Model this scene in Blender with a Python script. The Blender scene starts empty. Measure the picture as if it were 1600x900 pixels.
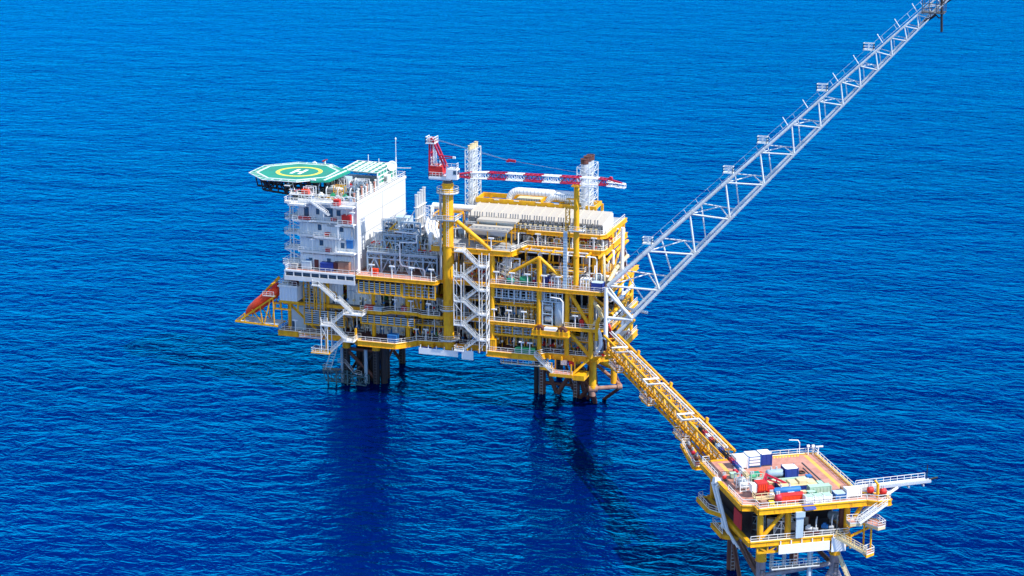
import bpy, bmesh, math, random
import numpy as np
from mathutils import Vector, Matrix
R = math.radians
rnd = random.Random(7)
S = bpy.context.scene
C = S.collection
# ------------------------------------------------------------------ camera, light, exposure
cd = bpy.data.cameras.new('camera'); cam = bpy.data.objects.new('camera', cd); C.objects.link(cam)
cam.location = (173.9, -480.8, 168.0)
cam.rotation_euler = (R(90 - 15.043), 0, R(18))
cd.lens = 72; cd.sensor_width = 36; cd.clip_start = 1; cd.clip_end = 60000
S.camera = cam
SUN_AZ, SUN_EL = -11.0, 50.0                     # azimuth from +X towards +Y, elevation
sd = Vector((math.cos(R(SUN_AZ)) * math.cos(R(SUN_EL)), math.sin(R(SUN_AZ)) * math.cos(R(SUN_EL)), math.sin(R(SUN_EL))))
W = bpy.data.worlds.new('World'); S.world = W; W.use_nodes = True
wt = W.node_tree; sky = wt.nodes.new('ShaderNodeTexSky'); sky.sky_type = 'NISHITA'; sky.sun_disc = False
sky.sun_elevation = R(SUN_EL); sky.sun_rotation = R(90 - SUN_AZ); sky.air_density = 1.0; sky.dust_density = 0.0; sky.ozone_density = 1.0
wt.links.new(sky.outputs[0], wt.nodes['Background'].inputs[0]); wt.nodes['Background'].inputs[1].default_value = 0.12
sl = bpy.data.lights.new('sun', 'SUN'); sl.energy = 3.3; sl.angle = R(0.5); sl.color = (1, 0.955, 0.88)
so = bpy.data.objects.new('sun', sl); C.objects.link(so); so.rotation_euler = sd.to_track_quat('Z', 'Y').to_euler()
so.location = (300, 0, 300)
S.view_settings.view_transform = 'Standard'; S.view_settings.look = 'None'; S.view_settings.gamma = 1
S.view_settings.exposure = 0.92; S.view_settings.use_curve_mapping = False

# ------------------------------------------------------------------ materials
M = {}
def mat(name, col, rough=0.55, metal=0.0, dirt=None, amt=0.25, scale=0.6, spec=0.4, stripe=None):
    m = bpy.data.materials.new(name); m.use_nodes = True; t = m.node_tree; b = t.nodes['Principled BSDF']
    b.inputs['Roughness'].default_value = rough; b.inputs['Metallic'].default_value = metal
    b.inputs['Specular IOR Level'].default_value = spec
    tc = t.nodes.new('ShaderNodeTexCoord'); mp = t.nodes.new('ShaderNodeMapping'); mp.inputs[3].default_value = (1, 1, 0.35)
    t.links.new(tc.outputs['Object'], mp.inputs[0])
    n = t.nodes.new('ShaderNodeTexNoise'); n.inputs['Scale'].default_value = scale; n.inputs['Detail'].default_value = 6; n.inputs['Roughness'].default_value = 0.7
    t.links.new(mp.outputs[0], n.inputs[0])
    r = t.nodes.new('ShaderNodeValToRGB'); r.color_ramp.elements[0].position = 0.42; r.color_ramp.elements[1].position = 0.72
    t.links.new(n.outputs[0], r.inputs[0])
    d = dirt or tuple(c * 0.55 for c in col)
    mx = t.nodes.new('ShaderNodeMix'); mx.data_type = 'RGBA'; mx.inputs[6].default_value = (*col, 1); mx.inputs[7].default_value = (*d, 1)
    ml = t.nodes.new('ShaderNodeMath'); ml.operation = 'MULTIPLY'; ml.inputs[1].default_value = amt
    t.links.new(r.outputs[0], ml.inputs[0]); t.links.new(ml.outputs[0], mx.inputs[0])
    out = mx.outputs[2]
    if stripe:                                        # corrugation / planks along an axis: (axis, pitch, strength)
        sx = t.nodes.new('ShaderNodeSeparateXYZ'); t.links.new(tc.outputs['Object'], sx.inputs[0])
        w = t.nodes.new('ShaderNodeMath'); w.operation = 'MULTIPLY'; w.inputs[1].default_value = 2 * math.pi / stripe[1]
        t.links.new(sx.outputs[stripe[0]], w.inputs[0])
        sn = t.nodes.new('ShaderNodeMath'); sn.operation = 'SINE'; t.links.new(w.outputs[0], sn.inputs[0])
        bp = t.nodes.new('ShaderNodeBump'); bp.inputs['Distance'].default_value = stripe[2]; bp.inputs['Strength'].default_value = 0.8
        t.links.new(sn.outputs[0], bp.inputs['Height']); t.links.new(bp.outputs[0], b.inputs['Normal'])
    t.links.new(out, b.inputs['Base Color'])
    M[name] = m
    return m
RUST = (0.22, 0.07, 0.03)
mat('yellow', (0.90, 0.46, 0.004), dirt=(0.48, 0.16, 0.015), amt=0.7, scale=1.1)
mat('white', (0.80, 0.80, 0.79), dirt=(0.50, 0.44, 0.36), amt=0.35)
mat('clean_white', (0.86, 0.87, 0.88), dirt=(0.7, 0.7, 0.7), amt=0.3)
mat('sheet_white', (0.72, 0.73, 0.74), dirt=(0.50, 0.46, 0.40), amt=0.5, scale=0.3)
mat('clad_shade_white', (0.66, 0.73, 0.80), dirt=(0.5, 0.5, 0.5), amt=0.3, scale=0.3, stripe=(0, 0.9, 0.08))  # white cladding, with the blue of its shaded front put into the base colour
mat('rail_white', (0.80, 0.80, 0.78), amt=0.15)
mat('roof_white', (0.52, 0.48, 0.42), dirt=(0.55, 0.48, 0.40), amt=0.5, scale=0.5)
mat('blue_grey', (0.30, 0.43, 0.56), dirt=(0.2, 0.25, 0.3), amt=0.5)
mat('pale_blue', (0.46, 0.58, 0.68), dirt=(0.3, 0.35, 0.4), amt=0.4)
mat('grey', (0.42, 0.43, 0.44), dirt=(0.22, 0.2, 0.18), amt=0.5)
mat('mid_grey', (0.22, 0.23, 0.25), amt=0.4)
mat('dark_grey', (0.09, 0.095, 0.11), dirt=(0.05, 0.04, 0.04), amt=0.6)
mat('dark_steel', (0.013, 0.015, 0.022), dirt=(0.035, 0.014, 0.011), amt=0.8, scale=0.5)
mat('rust_steel', (0.13, 0.048, 0.033), dirt=(0.06, 0.03, 0.03), amt=0.8, scale=0.5)
mat('pale_rust', (0.40, 0.22, 0.155), dirt=(0.18, 0.07, 0.05), amt=0.8, scale=0.8)
mat('sea_steel', (0.05, 0.13, 0.17), dirt=(0.05, 0.05, 0.05), amt=0.6)
mat('boot_grey', (0.30, 0.29, 0.33), dirt=(0.2, 0.1, 0.08), amt=0.8, scale=0.8)
mat('boom_paint', (0.72, 0.78, 0.81), dirt=(0.40, 0.36, 0.32), amt=0.55)
mat('silver', (0.62, 0.65, 0.68), rough=0.35, metal=0.25, dirt=(0.4, 0.4, 0.4), amt=0.4)
mat('red', (0.62, 0.025, 0.02), dirt=(0.3, 0.02, 0.02), amt=0.4)
mat('crane_red', (0.48, 0.012, 0.05), dirt=(0.3, 0.02, 0.03), amt=0.3)
mat('orange', (0.85, 0.055, 0.01), dirt=(0.55, 0.06, 0.01), amt=0.3)
mat('blue', (0.012, 0.045, 0.30), dirt=(0.02, 0.03, 0.12), amt=0.4)
mat('mid_blue', (0.02, 0.17, 0.48), dirt=(0.03, 0.08, 0.2), amt=0.4)
mat('teal', (0.008, 0.30, 0.20), dirt=(0.03, 0.17, 0.13), amt=0.8, scale=0.35)
mat('green', (0.03, 0.32, 0.16), dirt=(0.02, 0.18, 0.1), amt=0.4)
mat('pale_green', (0.42, 0.62, 0.48), dirt=(0.3, 0.4, 0.3), amt=0.4)
mat('cream', (0.74, 0.62, 0.36), dirt=(0.45, 0.33, 0.18), amt=0.5)
mat('salmon', (0.60, 0.29, 0.22), dirt=(0.36, 0.12, 0.07), amt=0.95, scale=0.3)
mat('maroon', (0.11, 0.025, 0.03), dirt=(0.05, 0.02, 0.02), amt=0.5, scale=0.4)
mat('mark_yellow', (0.85, 0.66, 0.05), amt=0.2)
mat('lime', (0.78, 0.74, 0.10), amt=0.15)
mat('glass', (0.05, 0.10, 0.17), rough=0.15, spec=0.6, amt=0.2)
mat('black', (0.015, 0.015, 0.018), amt=0.2)

def sea_material():
    m = bpy.data.materials.new('sea_water'); m.use_nodes = True; t = m.node_tree
    t.nodes.remove(t.nodes['Principled BSDF']); out = t.nodes['Material Output']
    tc = t.nodes.new('ShaderNodeTexCoord')
    def noise(scale, detail, rough, sx, sy, rot, dist=0.0):
        mp = t.nodes.new('ShaderNodeMapping'); mp.inputs[2].default_value = (0, 0, R(rot)); mp.inputs[3].default_value = (sx, sy, 1)
        t.links.new(tc.outputs['Object'], mp.inputs[0])
        n = t.nodes.new('ShaderNodeTexNoise'); n.inputs['Scale'].default_value = scale; n.inputs['Detail'].default_value = detail
        n.inputs['Roughness'].default_value = rough; n.inputs['Distortion'].default_value = dist
        t.links.new(mp.outputs[0], n.inputs[0]); return n.outputs[0]
    def math_(op, a, bb):
        q = t.nodes.new('ShaderNodeMath'); q.operation = op
        for i, v in enumerate((a, bb)):
            if isinstance(v, (int, float)): q.inputs[i].default_value = v
            else: t.links.new(v, q.inputs[i])
        return q.outputs[0]
    swell = noise(0.05, 2, 0.5, 0.55, 1.0, -42)
    chop = noise(0.26, 3, 0.6, 0.6, 1.0, -34, 0.5)
    rip = noise(0.62, 4, 0.65, 0.75, 1.0, -10, 0.4)
    h = math_('ADD', math_('MULTIPLY', swell, 6.0), math_('ADD', math_('MULTIPLY', chop, 3.9), math_('MULTIPLY', rip, 0.75)))
    bp = t.nodes.new('ShaderNodeBump'); bp.inputs['Strength'].default_value = 1.0; bp.inputs['Distance'].default_value = 0.30
    t.links.new(h, bp.inputs['Height'])
    pat = noise(0.006, 3, 0.5, 0.5, 1.2, -30)          # wind lanes: patches of slightly different water
    r = t.nodes.new('ShaderNodeValToRGB'); r.color_ramp.elements[0].position = 0.35; r.color_ramp.elements[1].position = 0.68
    r.color_ramp.elements[0].color = (0.0, 0.005, 0.075, 1); r.color_ramp.elements[1].color = (0.0, 0.009, 0.11, 1)
    t.links.new(pat, r.inputs[0])
    df = t.nodes.new('ShaderNodeBsdfDiffuse'); gl = t.nodes.new('ShaderNodeBsdfGlossy'); mx = t.nodes.new('ShaderNodeMixShader'); fr = t.nodes.new('ShaderNodeFresnel')
    fr.inputs[0].default_value = 1.33; gl.inputs['Roughness'].default_value = 0.05; gl.inputs['Color'].default_value = (0.0, 0.232, 0.79, 1)
    t.links.new(r.outputs[0], df.inputs[0])
    for n in (df, gl, fr): t.links.new(bp.outputs[0], n.inputs['Normal'])
    fm = math_('MINIMUM', math_('POWER', math_('MULTIPLY', fr.outputs[0], 2.0), 1.55), 0.86)
    t.links.new(fm, mx.inputs[0]); t.links.new(df.outputs[0], mx.inputs[1]); t.links.new(gl.outputs[0], mx.inputs[2]); t.links.new(mx.outputs[0], out.inputs[0])
    M['sea'] = m

# ------------------------------------------------------------------ geometry helpers
FR = [Matrix.Identity(4)]                      # frame the builders work in
class MB:
    def __init__(s): s.v = []; s.f = []; s.mi = []; s.m = 0; s.sm = []
    def add(s, vs, fs, smooth=False):
        o = len(s.v); s.v += [tuple(p) for p in vs]; s.f += [tuple(i + o for i in f) for f in fs]
        s.mi += [s.m] * len(fs); s.sm += [smooth] * len(fs); return s
    def box(s, x0, y0, z0, x1, y1, z1):
        vs = [(x, y, z) for z in (z0, z1) for y in (y0, y1) for x in (x0, x1)]
        return s.add(vs, [(0, 2, 3, 1), (4, 5, 7, 6), (0, 1, 5, 4), (2, 6, 7, 3), (0, 4, 6, 2), (1, 3, 7, 5)])
    def bar(s, p, q, w, h=None):
        p, q = Vector(p), Vector(q); h = h or w; d = (q - p)
        if d.length < 1e-5: return s
        d.normalize(); a = Vector((0, 0, 1)) if abs(d.z) < 0.98 else Vector((1, 0, 0))
        u = d.cross(a).normalized(); n = u.cross(d)
        vs = [c + u * (i * w / 2) + n * (j * h / 2) for c in (p, q) for i, j in ((-1, -1), (1, -1), (1, 1), (-1, 1))]
        return s.add(vs, [(0, 3, 2, 1), (4, 5, 6, 7), (0, 1, 5, 4), (1, 2, 6, 5), (2, 3, 7, 6), (3, 0, 4, 7)])
    def tube(s, p, q, r, n=8, r2=None, cap=True):
        return s.pipe([p, q], r, n, r2, cap)
    def pipe(s, pts, r, n=8, r2=None, cap=True):
        P = [Vector(p) for p in pts]; k = len(P); r2 = r if r2 is None else r2
        vs = []; u = None
        for i in range(k):
            d0 = (P[i] - P[i - 1]).normalized() if i else None; d1 = (P[i + 1] - P[i]).normalized() if i < k - 1 else None
            d = d1 if d0 is None else d0 if d1 is None else ((d0 + d1).normalized() if (d0 + d1).length > 1e-4 else d1)
            if u is None:
                a = Vector((0, 0, 1)) if abs(d.z) < 0.9 else Vector((1, 0, 0)); u = d.cross(a).normalized()
            else:
                u = (u - d * u.dot(d)); u = u.normalized() if u.length > 1e-4 else d.orthogonal().normalized()
            w = d.cross(u); kf = 1.0
            if d0 is not None and d1 is not None: kf = 1 / max(0.5, d.dot(d1))
            rr = (r + (r2 - r) * i / (k - 1))
            for j in range(n):
                an = 2 * math.pi * (j + 0.5) / n
                vs.append(P[i] + (u * math.cos(an) + w * math.sin(an)) * rr * (kf if kf < 1.2 else 1.2))
        fs = [(i * n + j, i * n + (j + 1) % n, (i + 1) * n + (j + 1) % n, (i + 1) * n + j) for i in range(k - 1) for j in range(n)]
        s.add(vs, fs, n > 5)
        if cap: s.add([vs[j] for j in range(n)] + [vs[(k - 1) * n + j] for j in range(n)], [tuple(range(n))[::-1], tuple(range(n, 2 * n))])
        return s
    def cyl(s, x, y, z0, z1, r, n=12, r2=None): return s.tube((x, y, z0), (x, y, z1), r, n, r2)
    def prism(s, poly, z0, z1):
        n = len(poly); vs = [(x, y, z0) for x, y in poly] + [(x, y, z1) for x, y in poly]
        return s.add(vs, [tuple(range(n))[::-1], tuple(range(n, 2 * n))] + [(i, (i + 1) % n, n + (i + 1) % n, n + i) for i in range(n)])
    def lathe(s, prof, o, ax='z', n=14):                # prof: (radius, along)
        vs = []
        for r, a in prof:
            for j in range(n):
                c, q = r * math.cos(2 * math.pi * j / n), r * math.sin(2 * math.pi * j / n)
                vs.append({'z': (o[0] + c, o[1] + q, o[2] + a), 'x': (o[0] + a, o[1] + c, o[2] + q), 'y': (o[0] + q, o[1] + a, o[2] + c)}[ax])
        k = len(prof)
        return s.add(vs, [(i * n + j, i * n + (j + 1) % n, (i + 1) * n + (j + 1) % n, (i + 1) * n + j) for i in range(k - 1) for j in range(n)], True)
    def turn(s, c, ang, axis):
        T = Matrix.Translation(c) @ Matrix.Rotation(R(ang), 4, axis) @ Matrix.Translation(-Vector(c)); s.v = [tuple(T @ Vector(p)) for p in s.v]; return s
    def vessel(s, o, r, L, ax='x', n=14):               # domed cylinder, o = start of axis
        return s.lathe([(0.01, 0), (r * .6, r * .12), (r * .9, r * .3), (r, r * .5), (r, L - r * .5), (r * .9, L - r * .3), (r * .6, L - r * .12), (0.01, L)], o, ax, n)
    def ring(s, c, r0, r1, z0, z1, n=28, a0=0, a1=360):
        vs = []
        for i in range(n + 1):
            a = R(a0 + (a1 - a0) * i / n)
            for r, z in ((r0, z0), (r1, z0), (r1, z1), (r0, z1)): vs.append((c[0] + r * math.cos(a), c[1] + r * math.sin(a), z))
        return s.add(vs, [(4 * i + j, 4 * i + (j + 1) % 4, 4 * i + 4 + (j + 1) % 4, 4 * i + 4 + j) for i in range(n) for j in range(4)])
    def rail(s, pts, h=1.15, sp=1.9, w=0.09, kick=True):   # handrail along a 3D polyline
        for a, b in zip(pts[:-1], pts[1:]):
            a, b = Vector(a), Vector(b); L = (b - a).length
            if L < 0.05: continue
            k = max(1, round(L / sp)); up = Vector((0, 0, h))
            for i in range(k + 1):
                p = a + (b - a) * (i / k); s.bar(p, p + up, w)
            s.bar(a + up, b + up, w * 1.1); s.bar(a + up * 0.52, b + up * 0.52, w * 0.8)
            if kick: s.bar(a + Vector((0, 0, 0.1)), b + Vector((0, 0, 0.1)), 0.04, 0.2)
        return s
    def truss(s, A, B, n, r=0.12, r2=None, pat='w', tubes=True, chords=True):  # two 3D chords A=(p,q) B=(p,q), web between
        a0, a1, b0, b1 = map(Vector, (*A, *B)); r2 = r2 or r * 0.7; T = (lambda p, q, rr: s.tube(p, q, rr, 6, cap=False)) if tubes else (lambda p, q, rr: s.bar(p, q, rr * 2))
        
        if chords: T(a0, a1, r); T(b0, b1, r)
        for i in range(n + 1):
            p, q = a0.lerp(a1, i / n), b0.lerp(b1, i / n)
            if pat != 'z': T(p, q, r2)
            if i < n:
                p2, q2 = a0.lerp(a1, (i + 1) / n), b0.lerp(b1, (i + 1) / n)
                if pat == 'x': T(p, q2, r2); T(q, p2, r2)
                elif i % 2: T(q, p2, r2)
                else: T(p, q2, r2)
        return s
    def build(s, name, m, parent=None, label=None, kind=None):
        me = bpy.data.meshes.new(name); F = FR[0]
        off = parent.matrix_world_loc if False else (world_loc(parent) if parent else Vector((0, 0, 0)))
        vs = [F @ Vector(p) for p in s.v]
        if parent is None:
            lo = [min(v[i] for v in vs) for i in range(3)]; hi = [max(v[i] for v in vs) for i in range(3)]
            off = Vector(((lo[0] + hi[0]) / 2, (lo[1] + hi[1]) / 2, lo[2]))
        me.from_pydata([tuple(v - off) for v in vs], [], s.f)
        for mm in ([m] if isinstance(m, str) else m): me.materials.append(M[mm])
        if not isinstance(m, str): me.polygons.foreach_set('material_index', s.mi)
        me.polygons.foreach_set('use_smooth', s.sm)
        me.update()
        o = bpy.data.objects.new(name, me); C.objects.link(o)
        if parent: o.parent = parent
        else: o.location = off
        if label: o['label'] = label
        if kind: o['kind'] = kind
        return o
def world_loc(o):
    v = Vector((0, 0, 0))
    while o is not None: v = v + o.location; o = o.parent
    return v
def thing(name, label, cat, loc, group=None):
    o = bpy.data.objects.new(name, None); C.objects.link(o); o.location = FR[0] @ Vector(loc); o.empty_display_size = 0.5
    o['label'] = label; o['category'] = cat
    if group: o['group'] = group
    return o
def tag(o, label, cat, group=None):
    o['label'] = label; o['category'] = cat
    if group: o['group'] = group
    return o
def copy_tree(o, parent=None):
    c = o.copy(); C.objects.link(c); c.parent = parent
    for ch in list(o.children): copy_tree(ch, c)
    return c
def dup(o, loc, label=None, group=None, rz=0.0):
    c = copy_tree(o); c.location = FR[0] @ Vector(loc); c.rotation_euler = (0, 0, rz)
    if label: c['label'] = label
    if group: c['group'] = group
    return c
def part(parent, name, m, fn, label=None, kind=None):
    b = MB(); fn(b); return b.build(name, m, parent, label, kind)

# ------------------------------------------------------------------ the sea
sea_material()
b = MB(); b.add([(-9000, -9000, 0), (9000, -9000, 0), (9000, 16000, 0), (-9000, 16000, 0)], [(0, 1, 2, 3)])
b.build('sea', 'sea', kind='structure')
# ------------------------------------------------------------------ jackets standing in the sea
def tb(b, p, q, r, n=10): return b.tube(p, q, r, n)
def jacket(label, legs, braces, loc, top=14.2, coll=(9.6, 14.4), rleg=0.95):
    t = thing('steel_jacket', label, 'jacket', loc)
    for x, y, mt in legs:
        l = part(t, 'leg', mt, lambda b: b.cyl(x, y, -6, coll[0], rleg, 14))
        part(l, 'collar', 'yellow', lambda b: (b.cyl(x, y, coll[0] - .02, coll[1] + .6, rleg * 1.12, 14), b.cyl(x, y, coll[0] - .3, coll[0], rleg * 1.2, 14)))
        part(l, 'ladder', 'grey' if mt == U and y < 20 else 'dark_grey', lambda b: ([b.box(x - .35, y - rleg - .12, z, x + .35, y - rleg - .04, z + .14) for z in np.arange(0.3, 9.3, .8)], b.box(x - .42, y - rleg - .14, 0, x - .352, y - rleg - .02, 9.4), b.box(x + .352, y - rleg - .14, 0, x + .42, y - rleg - .02, 9.4)))
    for p, q, r, mt in braces: part(t, 'brace', mt, lambda b: tb(b, p, q, r))
    return t
D, U = 'dark_steel', 'rust_steel'
LJ = jacket('dark steel jacket legs in the sea under the living quarters end', [(-32, 8.5, D), (-23.4, 8.5, D), (-31, 28, D), (-23.5, 28, D)],
    [((-32, 8.5, 9), (-23.4, 8.5, 9), .5, U), ((-32, 8.5, 8.8), (-23.4, 8.5, 1), .5, U), ((-23.4, 8.5, 8.8), (-32, 8.5, 0), .42, D), ((-31, 28, 10.5), (-23.5, 28, 10.5), .5, D), ((-31, 28, 10), (-23.5, 28, 0), .45, U),
     ((-23.4, 8.5, 9.5), (-23.5, 28, 9.5), .5, D), ((-32, 8.5, 9.5), (-31, 28, 9.5), .5, D), ((-23.4, 8.5, 1), (-23.5, 28, 9), .4, U), ((-32, 8.5, 1), (-31, 28, 9), .4, D)], (-27, 17, 0))
for x, y, r in ((-29.4, 11, .8), (-27.8, 10.5, .6), (-26.4, 12, .9), (-25.2, 10.4, .7), (-21.6, 9.4, .95), (-27.2, 15, .9), (-22.6, 14, .9), (-29.8, 16, .8), (-24.6, 18, .8)):
    part(LJ, 'riser_pipe', D, lambda b: b.cyl(x, y, -5, 14.5, r, 10))
part(LJ, 'caisson', 'blue_grey', lambda b: (b.cyl(-26, 7.4, -3, 9.5, .5, 12)))
part(LJ, 'caisson', 'blue_grey', lambda b: b.cyl(-32.8, 7, -1, 9.5, .35, 12))
RJ = jacket('rusty brown jacket legs in the sea under the flare boom end', [(21.6, 14, U), (31, 14, U), (21.6, 30, D), (31, 30, D)],
    [((21.6, 14, 10.4), (31, 14, 9.6), .6, U), ((21.6, 14, 9.8), (25.6, 14, .4), .6, U), ((31, 14, 9.2), (26, 14, .4), .6, U), ((31, 14, 9), (36.5, 11, 4.8), .7, U), ((31, 14, 9), (33.5, 15, -1), .6, U), ((31, 14, 5), (37, 9, 5.2), .5, U), ((31, 30, 9), (33, 14, 0), .55, U), ((36.5, 9, 5), (31.4, 14, -1), .55, U), ((37.5, 6.5, 5), (37, 12, -2), .6, U), ((21.6, 14, 3), (31, 14, 3), .45, U), ((21.6, 30, 9), (30, 14, 2), .45, U), ((44, 9.6, 5.6), (38, 20, 9), .5, U),
     ((31.5, 14, 9), (36, 14, -1), .42, U), ((37.5, 6.5, 5), (33.8, 14.5, -1), .5, U), ((37.5, 6.5, 5), (30.8, 14, 8.8), .5, U), ((37.5, 6.5, 5.2), (43.4, 9.1, 5.4), .55, 'pale_rust'), ((44.2, 9.5, 5.2), (37.5, 15, -1), .45, U),
     ((44.2, 9.5, 5.8), (36, 14, 9.6), .45, 'pale_rust'), ((36.2, 12, 8), (34.8, 16, -2), .6, U), ((31, 14, 9.6), (31, 30, 10), .5, U), ((21.6, 14, 10.4), (21.6, 30, 10.4), .5, D), ((21.6, 30, 10), (31, 30, 0), .45, D), ((31, 30, 10), (36, 16, 2), .45, D)], (30, 20, 0))
part(RJ, 'conductor', D, lambda b: b.cyl(19.9, 14, -5, 13, .62, 12))
part(RJ, 'outrigger_post', 'yellow', lambda b: (b.cyl(37.5, 6.5, 5.9, 15, .95, 12), b.cyl(37.5, 6.5, 5.3, 5.9, 1.1, 12)))
part(RJ, 'outrigger_post', 'yellow', lambda b: b.cyl(42.2, 10, 6, 10.6, .8, 12))
part(RJ, 'outrigger_end', 'pale_rust', lambda b: (b.cyl(37.5, 6.5, 3.2, 5.3, .8, 12), b.tube((36.6, 6.0, 5.2), (38.6, 7, 5.2), 1.0, 12), b.tube((43.4, 9.1, 5.4), (44.5, 9.65, 5.4), .74, 12)))
part(RJ, 'outrigger_brace', 'yellow', lambda b: (tb(b, (37.5, 6.5, 13.5), (42.2, 10, 10.6), .6), tb(b, (37.5, 6.5, 11), (33, 9, 13.5), .55), tb(b, (42.2, 10, 10), (37, 12, 11), .5)))
# boat landing
t = thing('boat_landing', 'teal grey boat landing of lattice and steps at the waterline of the left jacket', 'boat landing', (-33, 1, 0))
part(t, 'frame', 'sea_steel', lambda b: (b.truss(((-37.6, 4.9, 3.4), (-25, 4.9, 2.4)), ((-36.6, 4.9, .6), (-25, 4.9, .2)), 6, .2, .12, 'w'), b.truss(((-37.6, 7.1, 3.4), (-25, 7.1, 2.4)), ((-36.6, 7.1, .5), (-25, 7.1, .1)), 5, .18, .11, 'w'),
     [tb(b, (x, 4.9, 3), (x, 7.3, 3), .12, 6) for x in (-37, -34.5, -31, -28.5, -26)]))
part(t, 'grating', 'dark_grey', lambda b: b.box(-37.6, 5.1, 3.4, -33, 7.1, 3.6))
part(t, 'ladder', 'pale_blue', lambda b: ([tb(b, (-37 + d, 5.2, 3.4), (-34 + d, 5.6, 12.6), .15, 6) for d in (0, 1.5)], [b.bar((-37 + 3 * k / 12, 5.2 + .4 * k / 12, 3.4 + 9.2 * k / 12), (-35.5 + 3 * k / 12, 5.2 + .4 * k / 12, 3.4 + 9.2 * k / 12), .16) for k in range(13)]))
part(t, 'railing', 'grey', lambda b: (b.rail([(-37.6, 6.9, 3.6), (-37.6, 5, 3.6), (-35.6, 5, 3.6)]), b.rail([(-33, 4.8, 6), (-31, 4.8, 6), (-28.6, 4.8, 3.4), (-26.2, 4.8, 3)])))
part(t, 'fender', 'sea_steel', lambda b: [b.tube((x, 4.4, -2), (x, 4.4, 4.2), .2, 8) for x in (-35.8, -33.4, -30.2)])

# ------------------------------------------------------------------ decks
Z1, Z2, Z3, Z4, Z5 = 15.0, 22.8, 32.8, 41.5, 45.4
def deck(label, z, poly, floor, beam_d, beams, rails, joists=None, bm='yellow', w=.45, th=.22):
    xs = [p[0] for p in poly]; ys = [p[1] for p in poly]
    t = thing('steel_deck', label, 'deck', (sum(xs) / len(xs), sum(ys) / len(ys), z - 1))
    part(t, 'floor_plate', floor, lambda b: b.prism(poly, z - th, z))
    for i in beams:                                   # polygon edges that show a deep edge girder
        p, q = poly[i], poly[(i + 1) % len(poly)]
        def gird(b):
            P, Q = Vector((*p, 0)), Vector((*q, 0)); zc = Vector((0, 0, z + .05 - beam_d / 2)); b.bar(P + zc, Q + zc, w, beam_d)
            b.bar(P + Vector((0, 0, z + .07)), Q + Vector((0, 0, z + .07)), w * 1.8, .12); b.bar(P + Vector((0, 0, z - beam_d)), Q + Vector((0, 0, z - beam_d)), w * 1.8, .12)
            k = max(1, int((Q - P).length / 3))
            for j in range(1, k): b.bar(P.lerp(Q, j / k) + Vector((0, 0, z)), P.lerp(Q, j / k) + Vector((0, 0, z - beam_d)), w * 1.3, .12)
        part(t, 'edge_beam', bm, gird)
    if joists:
        part(t, 'floor_beams', bm, lambda b: [b.box(x - .15, min(ys) + 3, z - joists[1], x + .15, max(ys) - .5, z - th - .01) for x in np.arange(min(xs) + 2, max(xs), joists[0]) if x < 12.6 or len(joists) < 3])
    for r in rails:
        part(t, 'railing', 'rail_white', lambda b: b.rail([(x, y, z + .1) for x, y in r]))
    return t
P1 = [(-48, 0), (-24.2, 0), (-24, -2.6), (-13.6, -2.6), (-11, 0), (-9, 2.2), (-1.5, 2.6), (2.5, 2.6), (11, 3), (11.2, -1), (24.4, -1), (26.4, 2), (38, 2), (43, 5), (43, 30), (-48, 30)]
deck('lowest yellow steel deck just above the jacket legs', Z1, P1, 'maroon', 1.25, range(0, 15), [P1[0:2], P1[2:7], P1[7:9], P1[9:13], P1[12:15], [(-48, 10), (-48, 0)]], (3.2, 1.2))
P2 = [(-47, 1.6), (-24.2, 1.6), (-24, -.6), (-17.8, -.6), (-16, 1.2), (-8.6, 1.2), (-7.2, 0), (-2, 0), (2, 1.6), (11, 1.8), (11.2, 0), (23.8, 0), (40, .6), (43, 4), (43, 30), (-47, 30)]
deck('middle yellow steel deck at the height of the flare boom foot', Z2, P2, 'dark_grey', .62, range(0, 15), [P2[2:8], P2[8:10], P2[10:12], [(31.6, .4), (40, .6), (43, 4)], P2[13:15]], (3.2, .9))
P3 = [(-24, -3), (-2, -3), (-2, 0), (11, 0), (38, 0), (41.4, 0), (43, 2.6), (43, 30), (-24, 30)]
deck('salmon floored main deck with containers along its railing', Z3, P3, 'salmon', .75, (0, 1, 2, 3, 4, 5, 6), [[(-24, 0), (-24, -3), (-2.2, -3), (-1.8, -.2)], [(1.8, 0), (4, 0)], [(12, 0), (41.4, 0), (43, 2.6), (43, 12)]], (3.2, .8))
P4 = [(-4, 0), (17.4, 0), (19.2, 8), (38.8, 8), (39.8, 9), (39.8, 30), (-4, 30)]
deck('upper yellow edged deck carrying the air coolers', Z4, P4, 'grey', 1.1, (0, 1, 2, 3, 4, 6), [[(-3.8, 6), (-3.8, .2), (-1.6, .2)], [(1.6, .2), (5, .2)], [(8, .2), (17.3, .2), (19.1, 8.2), (38.7, 8.2), (39.7, 9.1), (39.7, 29)]], (3.2, .8))
P5 = [(19, 8.6), (38.4, 8.6), (39.6, 9.8), (39.6, 30), (2, 30), (2, 11), (19, 11)]
deck('narrow yellow edged walkway below the row of white cooler roofs', Z5, P5, 'grey', .8, (0, 1, 2, 5, 6), [[(19.2, 11), (19.2, 8.7), (38.4, 8.7), (39.5, 9.8), (39.5, 29)]], (3.2, .6))
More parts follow.
